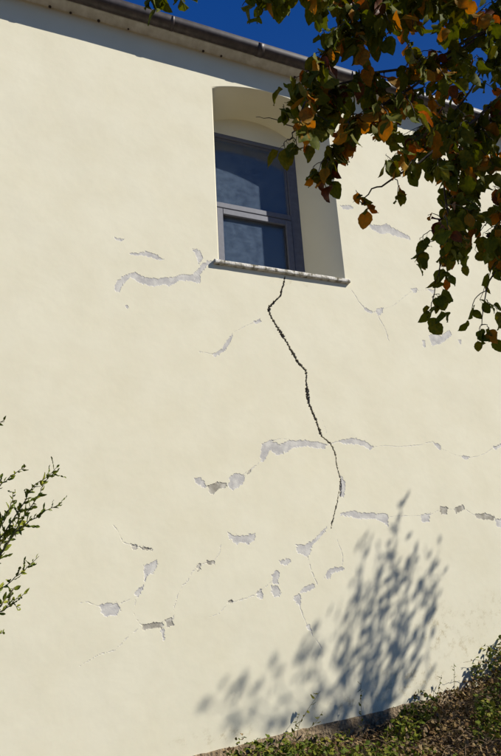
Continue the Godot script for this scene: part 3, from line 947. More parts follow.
func build_wall(house: Node3D) -> void:
	var polys := []
	var boxes := []
	for a in PATCHES:
		var pl := PackedVector2Array()
		var bb := Rect2(a[1][0], a[1][1], 0, 0)
		for k in range(0, a[1].size(), 2):
			pl.append(Vector2(a[1][k], a[1][k + 1]))
			bb = bb.expand(Vector2(a[1][k], a[1][k + 1]))
		polys.append(pl)
		boxes.append(bb.grow(0.014))
	var segs := []           # a, b, half width a, half width b, depth, is main crack
	for hk in HAIRLINES.size():
		var a: Array = HAIRLINES[hk]
		for k in range(0, a[1].size() - 2, 2):
			segs.append([Vector2(a[1][k], a[1][k + 1]), Vector2(a[1][k + 2], a[1][k + 3]), a[0] * 0.62, a[0] * 0.62, 0.0022, false, hk])
	for k in range(0, CRACK.size() - 3, 3):
		segs.append([Vector2(CRACK[k], CRACK[k + 1]), Vector2(CRACK[k + 3], CRACK[k + 4]), CRACK[k + 2], CRACK[k + 5], 0.05, true])
	var segbox := []
	for s in segs:
		segbox.append(Rect2(s[0], Vector2.ZERO).expand(s[1]).grow(0.022))
	var gx := lines([-3.0, XL, XR, 9.0], 0.085)
	var gy := lines([-2.3, SILL_TOP - 0.03, ARCH_TOP, WALL_TOP + 0.05], 0.085)
	var wallb := Bucket.new()
	var crackb := Bucket.new()
	var patchb := []
	for a in PATCHES: patchb.append(Bucket.new())
	var hairb := []
	for a in HAIRLINES: hairb.append(Bucket.new())
	var w := Color(1, 1, 1)
	var jit := FastNoiseLite.new()
	jit.seed = 77
	jit.frequency = 1.0
	jit.fractal_octaves = 3
	var e := 0.02
	for ix in gx.size() - 1:
		for iy in gy.size() - 1:
			var x0 := gx[ix]
			var x1 := gx[ix + 1]
			var y0 := gy[iy]
			var y1 := gy[iy + 1]
			var inx := x0 > XL - 0.001 and x1 < XR + 0.001
			if inx and y0 > SILL_TOP - 0.04 and y1 < ARCH_TOP + 0.001:
				if y1 > ARCH_TOP - 0.001:      # the strip over the arch
					for k in 3:
						var xa := lerpf(x0, x1, k / 3.0)
						var xb := lerpf(x0, x1, (k + 1) / 3.0)
						wallb.q(Vector3(xa, arch_y(xa, XL, XR, SPRING, CROWN), 0), Vector3(xa, ARCH_TOP, undul(xa, ARCH_TOP)), Vector3(xb, ARCH_TOP, undul(xb, ARCH_TOP)), Vector3(xb, arch_y(xb, XL, XR, SPRING, CROWN), 0), Vector3.BACK, Vector3.BACK, Vector3.BACK, Vector3.BACK, w, w, w, w)
				continue
			var cell := Rect2(x0, y0, x1 - x0, y1 - y0)
			var cp := []
			for k in polys.size():
				if boxes[k].intersects(cell): cp.append(k)
			var cs := []
			for k in segs.size():
				if segbox[k].intersects(cell): cs.append(k)
			var stain := false
			for s in STAINS:
				if absf((x0 + x1) * 0.5 - s[0]) < s[2] + 0.06 and absf((y0 + y1) * 0.5 - s[1]) < s[3] + 0.06: stain = true
			var n := 1
			if stain: n = 12
			if cp.size() + cs.size() > 0: n = 24
			var u00 := undul(x0, y0)
			var u10 := undul(x1, y0)
			var u01 := undul(x0, y1)
			var u11 := undul(x1, y1)
			var zs := PackedFloat32Array()
			var ids := PackedInt32Array()
			var cols := PackedColorArray()
			for b in n + 1:
				for a in n + 1:
					var x := lerpf(x0, x1, float(a) / n)
					var y := lerpf(y0, y1, float(b) / n)
					var z := lerpf(lerpf(u00, u10, float(a) / n), lerpf(u01, u11, float(a) / n), float(b) / n)
					var id := -1
					var col := w
					if n == 24:
						var jx := jit.get_noise_2d(x * 28.0, y * 28.0) * 0.014 + jit.get_noise_2d(x * 130.0, y * 130.0) * 0.006
						var jy := jit.get_noise_2d(x * 28.0 + 71.0, y * 28.0) * 0.014 + jit.get_noise_2d(x * 130.0 + 31.0, y * 130.0) * 0.006
						var p := Vector2(x + jx, y + jy)
						for k in cp:
							if Geometry2D.is_point_in_polygon(p, polys[k]):
								id = k
								break
						if id >= 0:
							z -= (0.0033 if PATCHES[id][0] == 1 else 0.0026) + 0.0006 * jit.get_noise_2d(x * 90.0, y * 90.0)
						var pc := Vector2(x + jx * 0.45, y + jy * 0.45)
						for k in cs:
							var s: Array = segs[k]
							var c := Geometry2D.get_closest_point_to_segment(pc, s[0], s[1])
							var t: float = c.distance_to(s[0]) / maxf(s[0].distance_to(s[1]), 1e-5)
							var hw: float = lerpf(s[2], s[3], t)
							if s[5]: hw *= 1.0 + 1.3 * jit.get_noise_2d(x * 45.0 + 9.0, y * 45.0)
							else: hw *= 1.0 + 1.4 * jit.get_noise_2d(x * 20.0 + 9.0, y * 20.0)
							var dd := pc.distance_to(c)
							if dd < hw:
								if s[5]:
									id = 1000
									z -= s[4] * clampf(1.6 * (1.0 - dd / hw), 0.25, 1.0)
									break
								else:
									z -= s[4]
									if id < 0: id = 2000 + s[6]
									break
							elif s[5] and dd < hw + 0.004 and id < 0:
								z -= 0.003      # chipped lip of the crack
					if stain:
						var m := 0.0
						for s in STAINS:
							var q := Vector2((x - s[0]) / s[2], (y - s[1]) / s[3])
							m = maxf(m, (1.0 - q.length()) * s[4] + (0.35 * s[4] if q.length() < 1.0 else 0.0))
						if m > 0.0:
							var v := jit.get_noise_2d(x * 11.0 + 5.0, y * 11.0) * 0.8 + jit.get_noise_2d(x * 75.0, y * 75.0) * 0.55
							var sp := clampf((v - 0.30 + m * 0.22) * 2.0, 0.0, 1.0) * minf(m, 1.0) * 0.75
							col = w.lerp(Color(0.62, 0.56, 0.44), sp)
					zs.append(z)
					ids.append(id)
					cols.append(col)
			var ns := PackedVector3Array()
			if n == 24:
				var sx := (x1 - x0) / n
				var sy := (y1 - y0) / n
				for b in n + 1:
					for a in n + 1:
						var al := maxi(a - 1, 0)
						var ar := mini(a + 1, n)
						var bl := maxi(b - 1, 0)
						var br := mini(b + 1, n)
						ns.append(Vector3(-(zs[b * (n + 1) + ar] - zs[b * (n + 1) + al]) / (sx * (ar - al)), -(zs[br * (n + 1) + a] - zs[bl * (n + 1) + a]) / (sy * (br - bl)), 1.0).normalized())
			for b in n:
				for a in n:
					var i00 := b * (n + 1) + a
					var i10 := i00 + 1
					var i01 := i00 + n + 1
					var i11 := i01 + 1
					var xa := lerpf(x0, x1, float(a) / n)
					var xb := lerpf(x0, x1, float(a + 1) / n)
					var ya := lerpf(y0, y1, float(b) / n)
					var yb := lerpf(y0, y1, float(b + 1) / n)
					var p00 := Vector3(xa, ya, zs[i00])
					var p10 := Vector3(xb, ya, zs[i10])
					var p01 := Vector3(xa, yb, zs[i01])
					var p11 := Vector3(xb, yb, zs[i11])
					var target: Bucket = wallb
					var flat := n == 24 and not (ids[i00] == ids[i10] and ids[i00] == ids[i01] and ids[i00] == ids[i11])
					if n == 24:
						var cnt := {}
						for k in [ids[i00], ids[i10], ids[i01], ids[i11]]:
							cnt[k] = cnt.get(k, 0) + 1
						for k in cnt:
							if k >= 0 and k < 1000 and cnt[k] >= 2: target = patchb[k]
							elif k == 1000 and cnt[k] >= 2: target = crackb
							elif k >= 2000 and cnt[k] >= 2: target = hairb[k - 2000]
					if flat and target == wallb:
						target.q(p00, p01, p11, p10, ns[i00], ns[i01], ns[i11], ns[i10], cols[i00], cols[i01], cols[i11], cols[i10])
					elif target != wallb:
						target.q(p00, p01, p11, p10, ns[i00], ns[i01], ns[i11], ns[i10], cols[i00], cols[i01], cols[i11], cols[i10])
					else:
						var nn := Vector3(-(undul(xa + e, ya) - undul(xa - e, ya)) / (2 * e), -(undul(xa, ya + e) - undul(xa, ya - e)) / (2 * e), 1).normalized()
						if n == 1:
							var nb := Vector3(-(undul(xa + e, yb) - undul(xa - e, yb)) / (2 * e), -(undul(xa, yb + e) - undul(xa, yb - e)) / (2 * e), 1).normalized()
							var nc := Vector3(-(undul(xb + e, yb) - undul(xb - e, yb)) / (2 * e), -(undul(xb, yb + e) - undul(xb, yb - e)) / (2 * e), 1).normalized()
							var nd := Vector3(-(undul(xb + e, ya) - undul(xb - e, ya)) / (2 * e), -(undul(xb, ya + e) - undul(xb, ya - e)) / (2 * e), 1).normalized()
							target.q(p00, p01, p11, p10, nn, nb, nc, nd, w, w, w, w)
						else:
							target.q(p00, p01, p11, p10, nn, nn, nn, nn, cols[i00], cols[i01], cols[i11], cols[i10])
	var wall := part("wall", wallb.mesh(), M.wall, house)
	wall.set_meta("label", "cream painted wall face with peeling paint")
	var ck := part("crack", crackb.mesh(), M.crack, wall)
	ck.set_meta("label", "dark jagged crack running down from under the window sill")
	for k in patchb.size():
		if patchb[k].p.size() > 0:
			part("plaster_patch", patchb[k].mesh(), M.mortar if PATCHES[k][0] == 1 else M.plaster, wall)
	for hb in hairb:
		if hb.p.size() > 0:
			part("hairline_crack", hb.mesh(), M.hairline, wall).set_meta("kind", "stuff")
	print("wall tris ", wallb.i.size() / 3, " crack ", crackb.i.size() / 3)

func outline(x0: float, x1: float, spring: float, crown: float, z: float, bottom: float) -> PackedVector3Array:
	var r := PackedVector3Array()
	for k in 8: r.append(Vector3(x0, lerpf(bottom, spring, k / 8.0), z))
	for k in 25:
		var x := lerpf(x0, x1, k / 24.0)
		r.append(Vector3(x, arch_y(x, x0, x1, spring, crown), z))
	for k in 8: r.append(Vector3(x1, lerpf(spring, bottom, (k + 1) / 8.0), z))
	return r

func build_house() -> void:
	var house := thing("house", "cream rendered house with a long crack below its window and peeling paint", "house")
	build_wall(house)
	# reveal of the window opening, with a rounded arris
	var st := new_st()
	st.set_smooth_group(0)
	var rings := [
		outline(XL, XR, SPRING, CROWN, 0.0, SILL_TOP - 0.03),
		outline(XL + 0.003, XR - 0.003, SPRING - 0.002, CROWN - 0.002, -0.003, SILL_TOP - 0.03),
		outline(XL + 0.010, XR - 0.010, SPRING - 0.006, CROWN - 0.006, -0.010, SILL_TOP - 0.03),
		outline(lerpf(XL, BXL, 0.5) + 0.006, lerpf(XR, BXR, 0.5) - 0.004, lerpf(SPRING, BSPRING, 0.5), CROWN - 0.004, BDEPTH * 0.5, SILL_TOP - 0.03),
		outline(BXL, BXR, BSPRING, CROWN - 0.003, BDEPTH, SILL_TOP - 0.03)]
	for r in rings.size() - 1:
		for k in rings[r].size() - 1:
			quad(st, rings[r][k], rings[r][k + 1], rings[r + 1][k + 1], rings[r + 1][k])
	part("window_reveal", done(st), M.reveal, house)
	st = new_st()
	for k in 24:
		var xa := lerpf(BXL - 0.05, BXR + 0.02, k / 24.0)
		var xb := lerpf(BXL - 0.05, BXR + 0.02, (k + 1) / 24.0)
		quad(st, Vector3(xa, 4.60, BDEPTH + 0.004), Vector3(xa, 4.95, BDEPTH + 0.004), Vector3(xb, 4.95, BDEPTH + 0.004), Vector3(xb, 4.60, BDEPTH + 0.004))
	part("head_panel", done(st), M.reveal, house)
	# inner leaf of the front wall round the window, and the shell of the house
	st = new_st()
	add_box(st, Vector3(-3, -2.3, -0.60), Vector3(1.69, 5.19, -0.545), 0.001)
	add_box(st, Vector3(2.84, -2.3, -0.60), Vector3(9, 5.19, -0.545), 0.001)
	add_box(st, Vector3(1.69, -2.3, -0.60), Vector3(2.84, 2.67, -0.545), 0.001)
	add_box(st, Vector3(1.69, 4.70, -0.60), Vector3(2.84, 5.19, -0.545), 0.001)
	part("inner_wall", done(st), M.room, house)
	st = new_st()
	add_box(st, Vector3(-3.25, -2.3, -7.0), Vector3(-3.0, 5.2, 0.0), 0.005)
	add_box(st, Vector3(9.0, -2.3, -7.0), Vector3(9.25, 5.2, 0.0), 0.005)
	add_box(st, Vector3(-3.0, -2.3, -7.0), Vector3(9.0, 5.2, -6.75), 0.005)
	part("side_wall", done(st), M.reveal, house)
	part("room_floor", box_mesh(Vector3(-3, 1.7, -6.75), Vector3(9, 1.8, -0.60), 0.001), M.room, house)
	part("room_ceiling", box_mesh(Vector3(-3, 5.02, -6.75), Vector3(9, 5.15, -0.60), 0.001), M.room, house)
	# roof slopes and eaves
	st = new_st()
	var ra := Vector2(0.13, 5.31)
	var rb := Vector2(-3.5, 7.3)
	for sgn in [1.0, -1.0]:
		var za: float = ra.x if sgn > 0 else -7.13
		var q := [Vector3(-3.5, ra.y, za), Vector3(-3.5, rb.y, rb.x), Vector3(9.5, rb.y, rb.x), Vector3(9.5, ra.y, za)]
		if sgn < 0: q.reverse()
		quad(st, q[0], q[1], q[2], q[3])
		quad(st, q[3] + Vector3(0, -0.06, 0), q[2] + Vector3(0, -0.06, 0), q[1] + Vector3(0, -0.06, 0), q[0] + Vector3(0, -0.06, 0))
		quad(st, q[0] + Vector3(0, -0.06, 0), q[0], q[3], q[3] + Vector3(0, -0.06, 0))
	part("roof", done(st), M.roof, house)
	for gxx in [-3.2, 9.2]:    # gable ends under the roof
		st = new_st()
		for p in [Vector3(gxx, 5.2, 0.0), Vector3(gxx, 7.2, -3.5), Vector3(gxx, 5.2, -7.0)]: st.add_vertex(p)
		part("gable", done(st), M.reveal, house)
	# soffit moulding: a shallow cove between wall and gutter
	st = new_st()
	st.set_smooth_group(0)
	var prof := [Vector2(-0.01, 5.176), Vector2(0.012, 5.176), Vector2(0.03, 5.183), Vector2(0.06, 5.197), Vector2(0.092, 5.205), Vector2(0.10, 5.21), Vector2(0.10, 5.26)]
	for k in prof.size() - 1:
		for s in 60:
			var xa := lerpf(-3.2, 9.2, s / 60.0)
			var xb := lerpf(-3.2, 9.2, (s + 1) / 60.0)
			var da := nz.get_noise_1d(xa * 90.0) * 0.004
			var db := nz.get_noise_1d(xb * 90.0) * 0.004
			quad(st, Vector3(xa, prof[k].y + da, prof[k].x), Vector3(xb, prof[k].y + db, prof[k].x), Vector3(xb, prof[k + 1].y + db, prof[k + 1].x), Vector3(xa, prof[k + 1].y + da, prof[k + 1].x))
	part("soffit", done(st), M.soffit, house)
	for x in [-0.62, 0.02, 0.21, 0.475, 0.765, 1.55, 1.75, 2.62, 3.3, 4.1]:
		var nl := SphereMesh.new()
		nl.radius = 0.014
		nl.height = 0.022
		nl.radial_segments = 8
		nl.rings = 4
		var o := part("nail", nl, M.nail, house)
		o.position = Vector3(x, 5.172 + rng.randf_range(-0.004, 0.002), 0.012)
		o.rotation.y = rng.randf() * TAU
		o.scale = Vector3.ONE * rng.randf_range(0.7, 1.15)
	# gutter, half round with a beaded lip
	st = new_st()
	st.set_smooth_group(0)
	var gc := Vector2(0.172, 5.228)
	var prof2 := []
	for k in 15:
		var a := lerpf(PI, TAU, k / 14.0)
		prof2.append(gc + Vector2(cos(a), sin(a)) * 0.066)
	prof2.append(gc + Vector2(0.066, 0.022))
	for k in 9:
		var a := lerpf(0, TAU * 0.8, k / 8.0)
		prof2.append(gc + Vector2(0.058 + cos(a) * 0.009, 0.024 + sin(a) * 0.009))
	for k in range(14, -1, -1):
		var a := lerpf(PI, TAU, k / 14.0)
		prof2.append(gc + Vector2(cos(a), sin(a)) * 0.061)
	prof2.append(prof2[0])
	for k in prof2.size() - 1:
		for s in 40:
			var xa := lerpf(-3.4, 9.4, s / 40.0)
			var xb := lerpf(-3.4, 9.4, (s + 1) / 40.0)
			var sa := nz.get_noise_1d(xa * 25.0) * 0.006
			var sb := nz.get_noise_1d(xb * 25.0) * 0.006
			quad(st, Vector3(xa, prof2[k].y + sa, prof2[k].x), Vector3(xb, prof2[k].y + sb, prof2[k].x), Vector3(xb, prof2[k + 1].y + sb, prof2[k + 1].x), Vector3(xa, prof2[k + 1].y + sa, prof2[k + 1].x))
	var gut := part("gutter", done(st), M.gutter, house)
	gut.set_meta("label", "dark brown half round rain gutter")
	for x in [-1.1, 0.0, 1.17, 2.13, 3.25, 4.35, 5.5]:      # straps and joint sleeves
		st = new_st()
		st.set_smooth_group(0)
		var wd := 0.014 if x != 2.13 else 0.035
		for k in 16:
			var a0 := lerpf(PI * 0.97, TAU + 0.3, k / 16.0)
			var a1 := lerpf(PI * 0.97, TAU + 0.3, (k + 1) / 16.0)
			var y0 := nz.get_noise_1d(x * 25.0) * 0.006
			var pa := Vector3(0, gc.y + sin(a0) * 0.071 + y0, gc.x + cos(a0) * 0.071)
			var pb := Vector3(0, gc.y + sin(a1) * 0.071 + y0, gc.x + cos(a1) * 0.071)
			var qa := Vector3(0, gc.y + sin(a0) * 0.0655 + y0, gc.x + cos(a0) * 0.0655)
			var qb := Vector3(0, gc.y + sin(a1) * 0.0655 + y0, gc.x + cos(a1) * 0.0655)
			var l := Vector3(x - wd, 0, 0)
			var r := Vector3(x + wd, 0, 0)
			quad(st, pa + l, pa + r, pb + r, pb + l)
			quad(st, qa + l, pa + l, pb + l, qb + l)
			quad(st, qa + r, qb + r, pb + r, pa + r)
		part("gutter_strap", done(st), M.gutter, gut)
	# sill: weathered stone slab
	var bm := BoxMesh.new()
	bm.size = Vector3(1.445, 0.046, 0.555)
	bm.subdivide_width = 90
	bm.subdivide_height = 3
	bm.subdivide_depth = 8
	var src := SurfaceTool.new()
	src.create_from(bm, 0)
	var arr := bm.get_mesh_arrays()
	var vs: PackedVector3Array = arr[Mesh.ARRAY_VERTEX]
	var ind: PackedInt32Array = arr[Mesh.ARRAY_INDEX]
	st = new_st()
	st.set_smooth_group(0)
	for i in ind:
		var v := vs[i]
		var chip := maxf(nz.get_noise_2d(v.x * 210.0 + 40.0, 3.0) - 0.1, 0.0) * 0.007
		if v.z > 0.27 and absf(v.y) > 0.02: v += Vector3(0, -signf(v.y) * (0.004 + chip * 0.5), -0.004 - chip)
		elif v.z > 0.27: v.z += nz.get_noise_2d(v.x * 700.0, v.y * 700.0) * 0.003
		if absf(v.x) > 0.72 and absf(v.y) > 0.02: v.x -= signf(v.x) * 0.004
		st.add_vertex(v)
	var sill := part("window_sill", done(st), M.sill, house)
	sill.position = Vector3(1.58 + 0.7225, SILL_TOP - 0.023, 0.037 - 0.2775)
	# window: fixed light above, opening sash below
	var win := Node3D.new()
	win.name = "window"
	house.add_child(win)
	win.set_meta("label", "grey framed window with a fixed pane above an opening sash")
	var zf := -0.472
	var zb := -0.545
	var fx0 := 1.70
	var fx1 := 2.81
	var frame_bits := [
		[Vector3(fx0, 2.68, zb), Vector3(1.795, 4.66, zf)], [Vector3(2.685, 2.68, zb), Vector3(fx1, 4.66, zf)],
		[Vector3(1.795, 4.555, zb), Vector3(2.685, 4.66, zf - 0.001)], [Vector3(1.795, 2.68, zb), Vector3(2.685, 2.76, zf - 0.001)]]
	st = new_st()
	for b in frame_bits: add_box(st, b[0], b[1], 0.005)
	part("frame", done(st), M.frame, win)
	part("transom", box_mesh(Vector3(1.797, 3.635, zb), Vector3(2.683, 3.70, zf + 0.004), 0.006), M.frame, win)
	st = new_st()   # glazing beads of the fixed light
	add_box(st, Vector3(1.797, 3.701, zb), Vector3(1.812, 4.553, zf - 0.018), 0.003)
	add_box(st, Vector3(2.668, 3.701, zb), Vector3(2.683, 4.553, zf - 0.018), 0.003)
	add_box(st, Vector3(1.812, 4.538, zb), Vector3(2.668, 4.553, zf - 0.018), 0.003)
	add_box(st, Vector3(1.812, 3.701, zb), Vector3(2.668, 3.716, zf - 0.018), 0.003)
	part("glazing_bead", done(st), M.frame, win)
	st = new_st()
	add_box(st, Vector3(1.800, 2.765, zb + 0.004), Vector3(1.872, 3.625, zf + 0.012), 0.006)
	add_box(st, Vector3(2.608, 2.765, zb + 0.004), Vector3(2.680, 3.625, zf + 0.012), 0.006)
	add_box(st, Vector3(1.872, 3.555, zb + 0.004), Vector3(2.608, 3.625, zf + 0.011), 0.006)
	add_box(st, Vector3(1.872, 2.765, zb + 0.004), Vector3(2.608, 2.835, zf + 0.011), 0.006)
	part("sash", done(st), M.frame, win)
	st = new_st()
	add_box(st, Vector3(1.872, 2.835, zb + 0.01), Vector3(1.879, 3.555, zf - 0.012), 0.001)
	add_box(st, Vector3(2.601, 2.835, zb + 0.01), Vector3(2.608, 3.555, zf - 0.012), 0.001)
	add_box(st, Vector3(1.879, 3.548, zb + 0.01), Vector3(2.601, 3.555, zf - 0.012), 0.001)
	part("gasket", done(st), M.gasket, win)
	for b in [[1.812, 2.668, 3.716, 4.538], [1.879, 2.601, 2.835, 3.548]]:
		st = new_st()
		var zz := zf - 0.035
		var v := [Vector3(b[0], b[2], zz), Vector3(b[0], b[3], zz), Vector3(b[1], b[3], zz), Vector3(b[1], b[2], zz)]
		var uv := [Vector2(0, 1), Vector2(0, 0), Vector2(1, 0), Vector2(1, 1)]
		for k in [0, 1, 2, 0, 2, 3]:
			st.set_uv(uv[k])
			st.add_vertex(v[k])
		var film := part("pane_dust", done(st), M.dust, win)
		film.set_meta("kind", "stuff")
		film.set_meta("label", "dried rain streaks and dust on the glass")
		for dz in [-0.003, -0.015, -0.027]:       # triple glazing
			var pn := part("pane", film.mesh, M.glass, win)
			pn.position.z = dz
	# rough cement plinth below the paint, its top following the slope of the ground
	st = new_st()
	st.set_smooth_group(0)
	var zz_ := []
	for s in 301:
		var x := lerpf(-3.0, 9.0, s / 300.0)
		var top := -1.30 + 0.052 * x + nz.get_noise_1d(x * 160.0) * 0.02 + nz.get_noise_1d(x * 700.0) * 0.008
		var col := []
		for k in 12:
			var y := top - k * 0.05
			var z := 0.016 + nz.get_noise_2d(x * 400.0, y * 400.0) * 0.012 + nz.get_noise_2d(x * 120.0, y * 120.0) * 0.012
			if k == 0: z = -0.012
			if k == 1:
				y = top - 0.006
				z -= 0.006
			col.append(Vector3(x, y, z))
		zz_.append(col)
	for s in 300:
		for k in 11:
			quad(st, zz_[s][k + 1], zz_[s][k], zz_[s + 1][k], zz_[s + 1][k + 1])
	var pli := part("plinth", done(st), M.plinth, house)
	pli.set_meta("label", "rough brown cement plinth below the cream paint")

# ---------------------------------------------------------------- ground
func build_ground() -> void:
	var xs := [-400.0, -120.0, -40.0, -15.0, -8.0]
	var x := -4.0
	while x < 9.0:
		xs.append(x)
		x += 0.12
	xs += [9.0, 14.0, 25.0, 60.0, 150.0, 400.0]
	var zs := [-400.0, -120.0, -40.0, -15.0, -8.0, -4.0, -1.5]
	var z := -0.12
	while z < 7.0:
		zs.append(z)
		z += 0.12
	zs += [7.0, 10.0, 16.0, 30.0, 70.0, 160.0, 400.0]
	var st := new_st()
	st.set_smooth_group(0)
	for i in xs.size() - 1:
		for k in zs.size() - 1:
			var a := Vector3(xs[i], ground_y(xs[i], zs[k]), zs[k])
			var b := Vector3(xs[i + 1], ground_y(xs[i + 1], zs[k]), zs[k])
			var c := Vector3(xs[i + 1], ground_y(xs[i + 1], zs[k + 1]), zs[k + 1])
			var d := Vector3(xs[i], ground_y(xs[i], zs[k + 1]), zs[k + 1])
			quad(st, a, b, c, d)
	var g := part("ground", done(st), M.soil, self)
	g.set_meta("kind", "structure")
	g.set_meta("label", "brown earth bank sloping up along the wall")
	g.set_meta("category", "ground")

	# gravel path along the foot of the bank, where the photographer stands
	st = new_st()
	st.set_smooth_group(0)
	for i in 80:
		for k in 24:
			var q := []
			for c in [[0, 0], [1, 0], [1, 1], [0, 1]]:
				var qx := lerpf(-6.0, 8.0, (i + c[0]) / 80.0)
				var qz := lerpf(2.3, 6.0, (k + c[1]) / 24.0)
				q.append(Vector3(qx, ground_y(qx, qz) + 0.02, qz))
			quad(st, q[0], q[1], q[2], q[3])
	var pa := part("path", done(st), M.gravel, self)
	pa.set_meta("kind", "structure")
	pa.set_meta("label", "pale gravel path along the foot of the bank")
	pa.set_meta("category", "path")

	# ivy, bramble and dry litter matting the bank
	var ivy := leaf_mesh(0.036, 0.036, 0.75, 0.3, 0.15, 0.2, 0.6, 0.006)
	var xf := []
	var cols := []
	var dxf := []
	var dcols := []
	for k in 30000:
		var px := rng.randf_range(0.9, 5.6)
		var pz := absf(rng.randf_range(0.015, 2.0))
		if pz < 0.12 and px < 3.1 and rng.randf() < 0.4: continue
		var clump := nz.get_noise_2d(px * 130.0 + 77.0, pz * 130.0)
		var green := clump > (0.02 if pz < 0.9 else 0.16)
		if not green and rng.randf() < 0.25: continue
		var hmax := (0.05 if px < 2.9 else 0.10) + maxf(clump, 0.0) * 0.30 + 0.04
		var h := rng.randf() * hmax
		var p := Vector3(px, ground_y(px, pz) + h, pz)
		var b := Basis(Vector3.UP, rng.randf() * TAU) * Basis(Vector3.RIGHT, rng.randf_range(-0.2, 1.9)) * Basis(Vector3.FORWARD, rng.randf_range(-0.5, 0.5))
		var s := rng.randf_range(0.5, 1.15)
		if green and rng.randf() < 0.72:
			xf.append(Transform3D(b.scaled(Vector3.ONE * s), p))
			cols.append(IVY[rng.randi() % IVY.size()])
		else:
			dxf.append(Transform3D(b.scaled(Vector3(s * 0.7, s * 1.1, s)), p))
			dcols.append(LITTER[rng.randi() % LITTER.size()])
	var gc := multi("ivy_cover", ivy, M.leaf_any, xf, cols, self)
	gc.set_meta("label", "low green ivy and bramble leaves matting the bank")
	gc.set_meta("category", "ground cover")
	var lit := multi("dry_litter", ivy, M.leaf_dry, dxf, dcols, self)
	lit.set_meta("label", "withered brown leaves lying over the bank")
	lit.set_meta("category", "leaf litter")
	# dry trailing stems
	var stm := new_st()
	for k in 700:
		var px := rng.randf_range(1.1, 5.4)
		var pz := rng.randf_range(0.03, 1.8)
		var p0 := Vector3(px, ground_y(px, pz) + rng.randf_range(0.0, 0.08), pz)
		var a := rng.randf() * TAU
		var l := rng.randf_range(0.08, 0.3)
		var dir := Vector3(cos(a), rng.randf_range(-0.1, 0.55), sin(a) * 0.8)
		if px < 3.2: dir.y *= 0.5
		if p0.z + dir.z * l < 0.02: dir.z = absf(dir.z)
		var p1 := p0 + dir * l * 0.5 + Vector3(0, 0.05, 0)
		var p2 := p0 + dir * l
		add_tube(stm, smooth_path(PackedVector3Array([p0, p1, p2]), 3), 0.0018, 0.0007, 3)
	var ds := part("dry_stems", done(stm), M.drystem, self)
	ds.set_meta("kind", "stuff")
	ds.set_meta("label", "thin brown trailing stems tangled through the bank")
	ds.set_meta("category", "dry stems")

# weeds standing up before the wall: path points, leaf length, how many
func weed(called: String, label: String, category: String, stems: Array, leaf_len: float, count: int, mats: Array, wid := 0.5) -> void:
	var t := thing(called, label, category, stems[0][0], "weeds along the foot of the wall" if called == "weed" else "")
	var lm := leaf_mesh(leaf_len * 1.35, leaf_len * 1.35 * wid, 0.85, 0.3, 0.2, 0.3, 0.4, 0.002)
	var o: Vector3 = stems[0][0]
	for s in stems:
		var path := PackedVector3Array()
		for p in s: path.append(p - o)
		path = smooth_path(path, 4, 0.002)
		part("stem", tube_mesh(path, 0.0026, 0.001, 5), M.stem, t)
		for k in count:
			var f := lerpf(0.15, 1.0, (k + rng.randf() * 0.5) / count) * (path.size() - 1)
			var i := mini(int(f), path.size() - 2)
			var p := path[i].lerp(path[i + 1], f - i)
			var b := Basis(Vector3.UP, rng.randf() * TAU) * Basis(Vector3.RIGHT, rng.randf_range(0.6, 2.4))
			var l := part("leaf", lm, mats[rng.randi() % mats.size()], t)
			l.transform = Transform3D(b.scaled(Vector3.ONE * rng.randf_range(0.55, 1.1)), p)

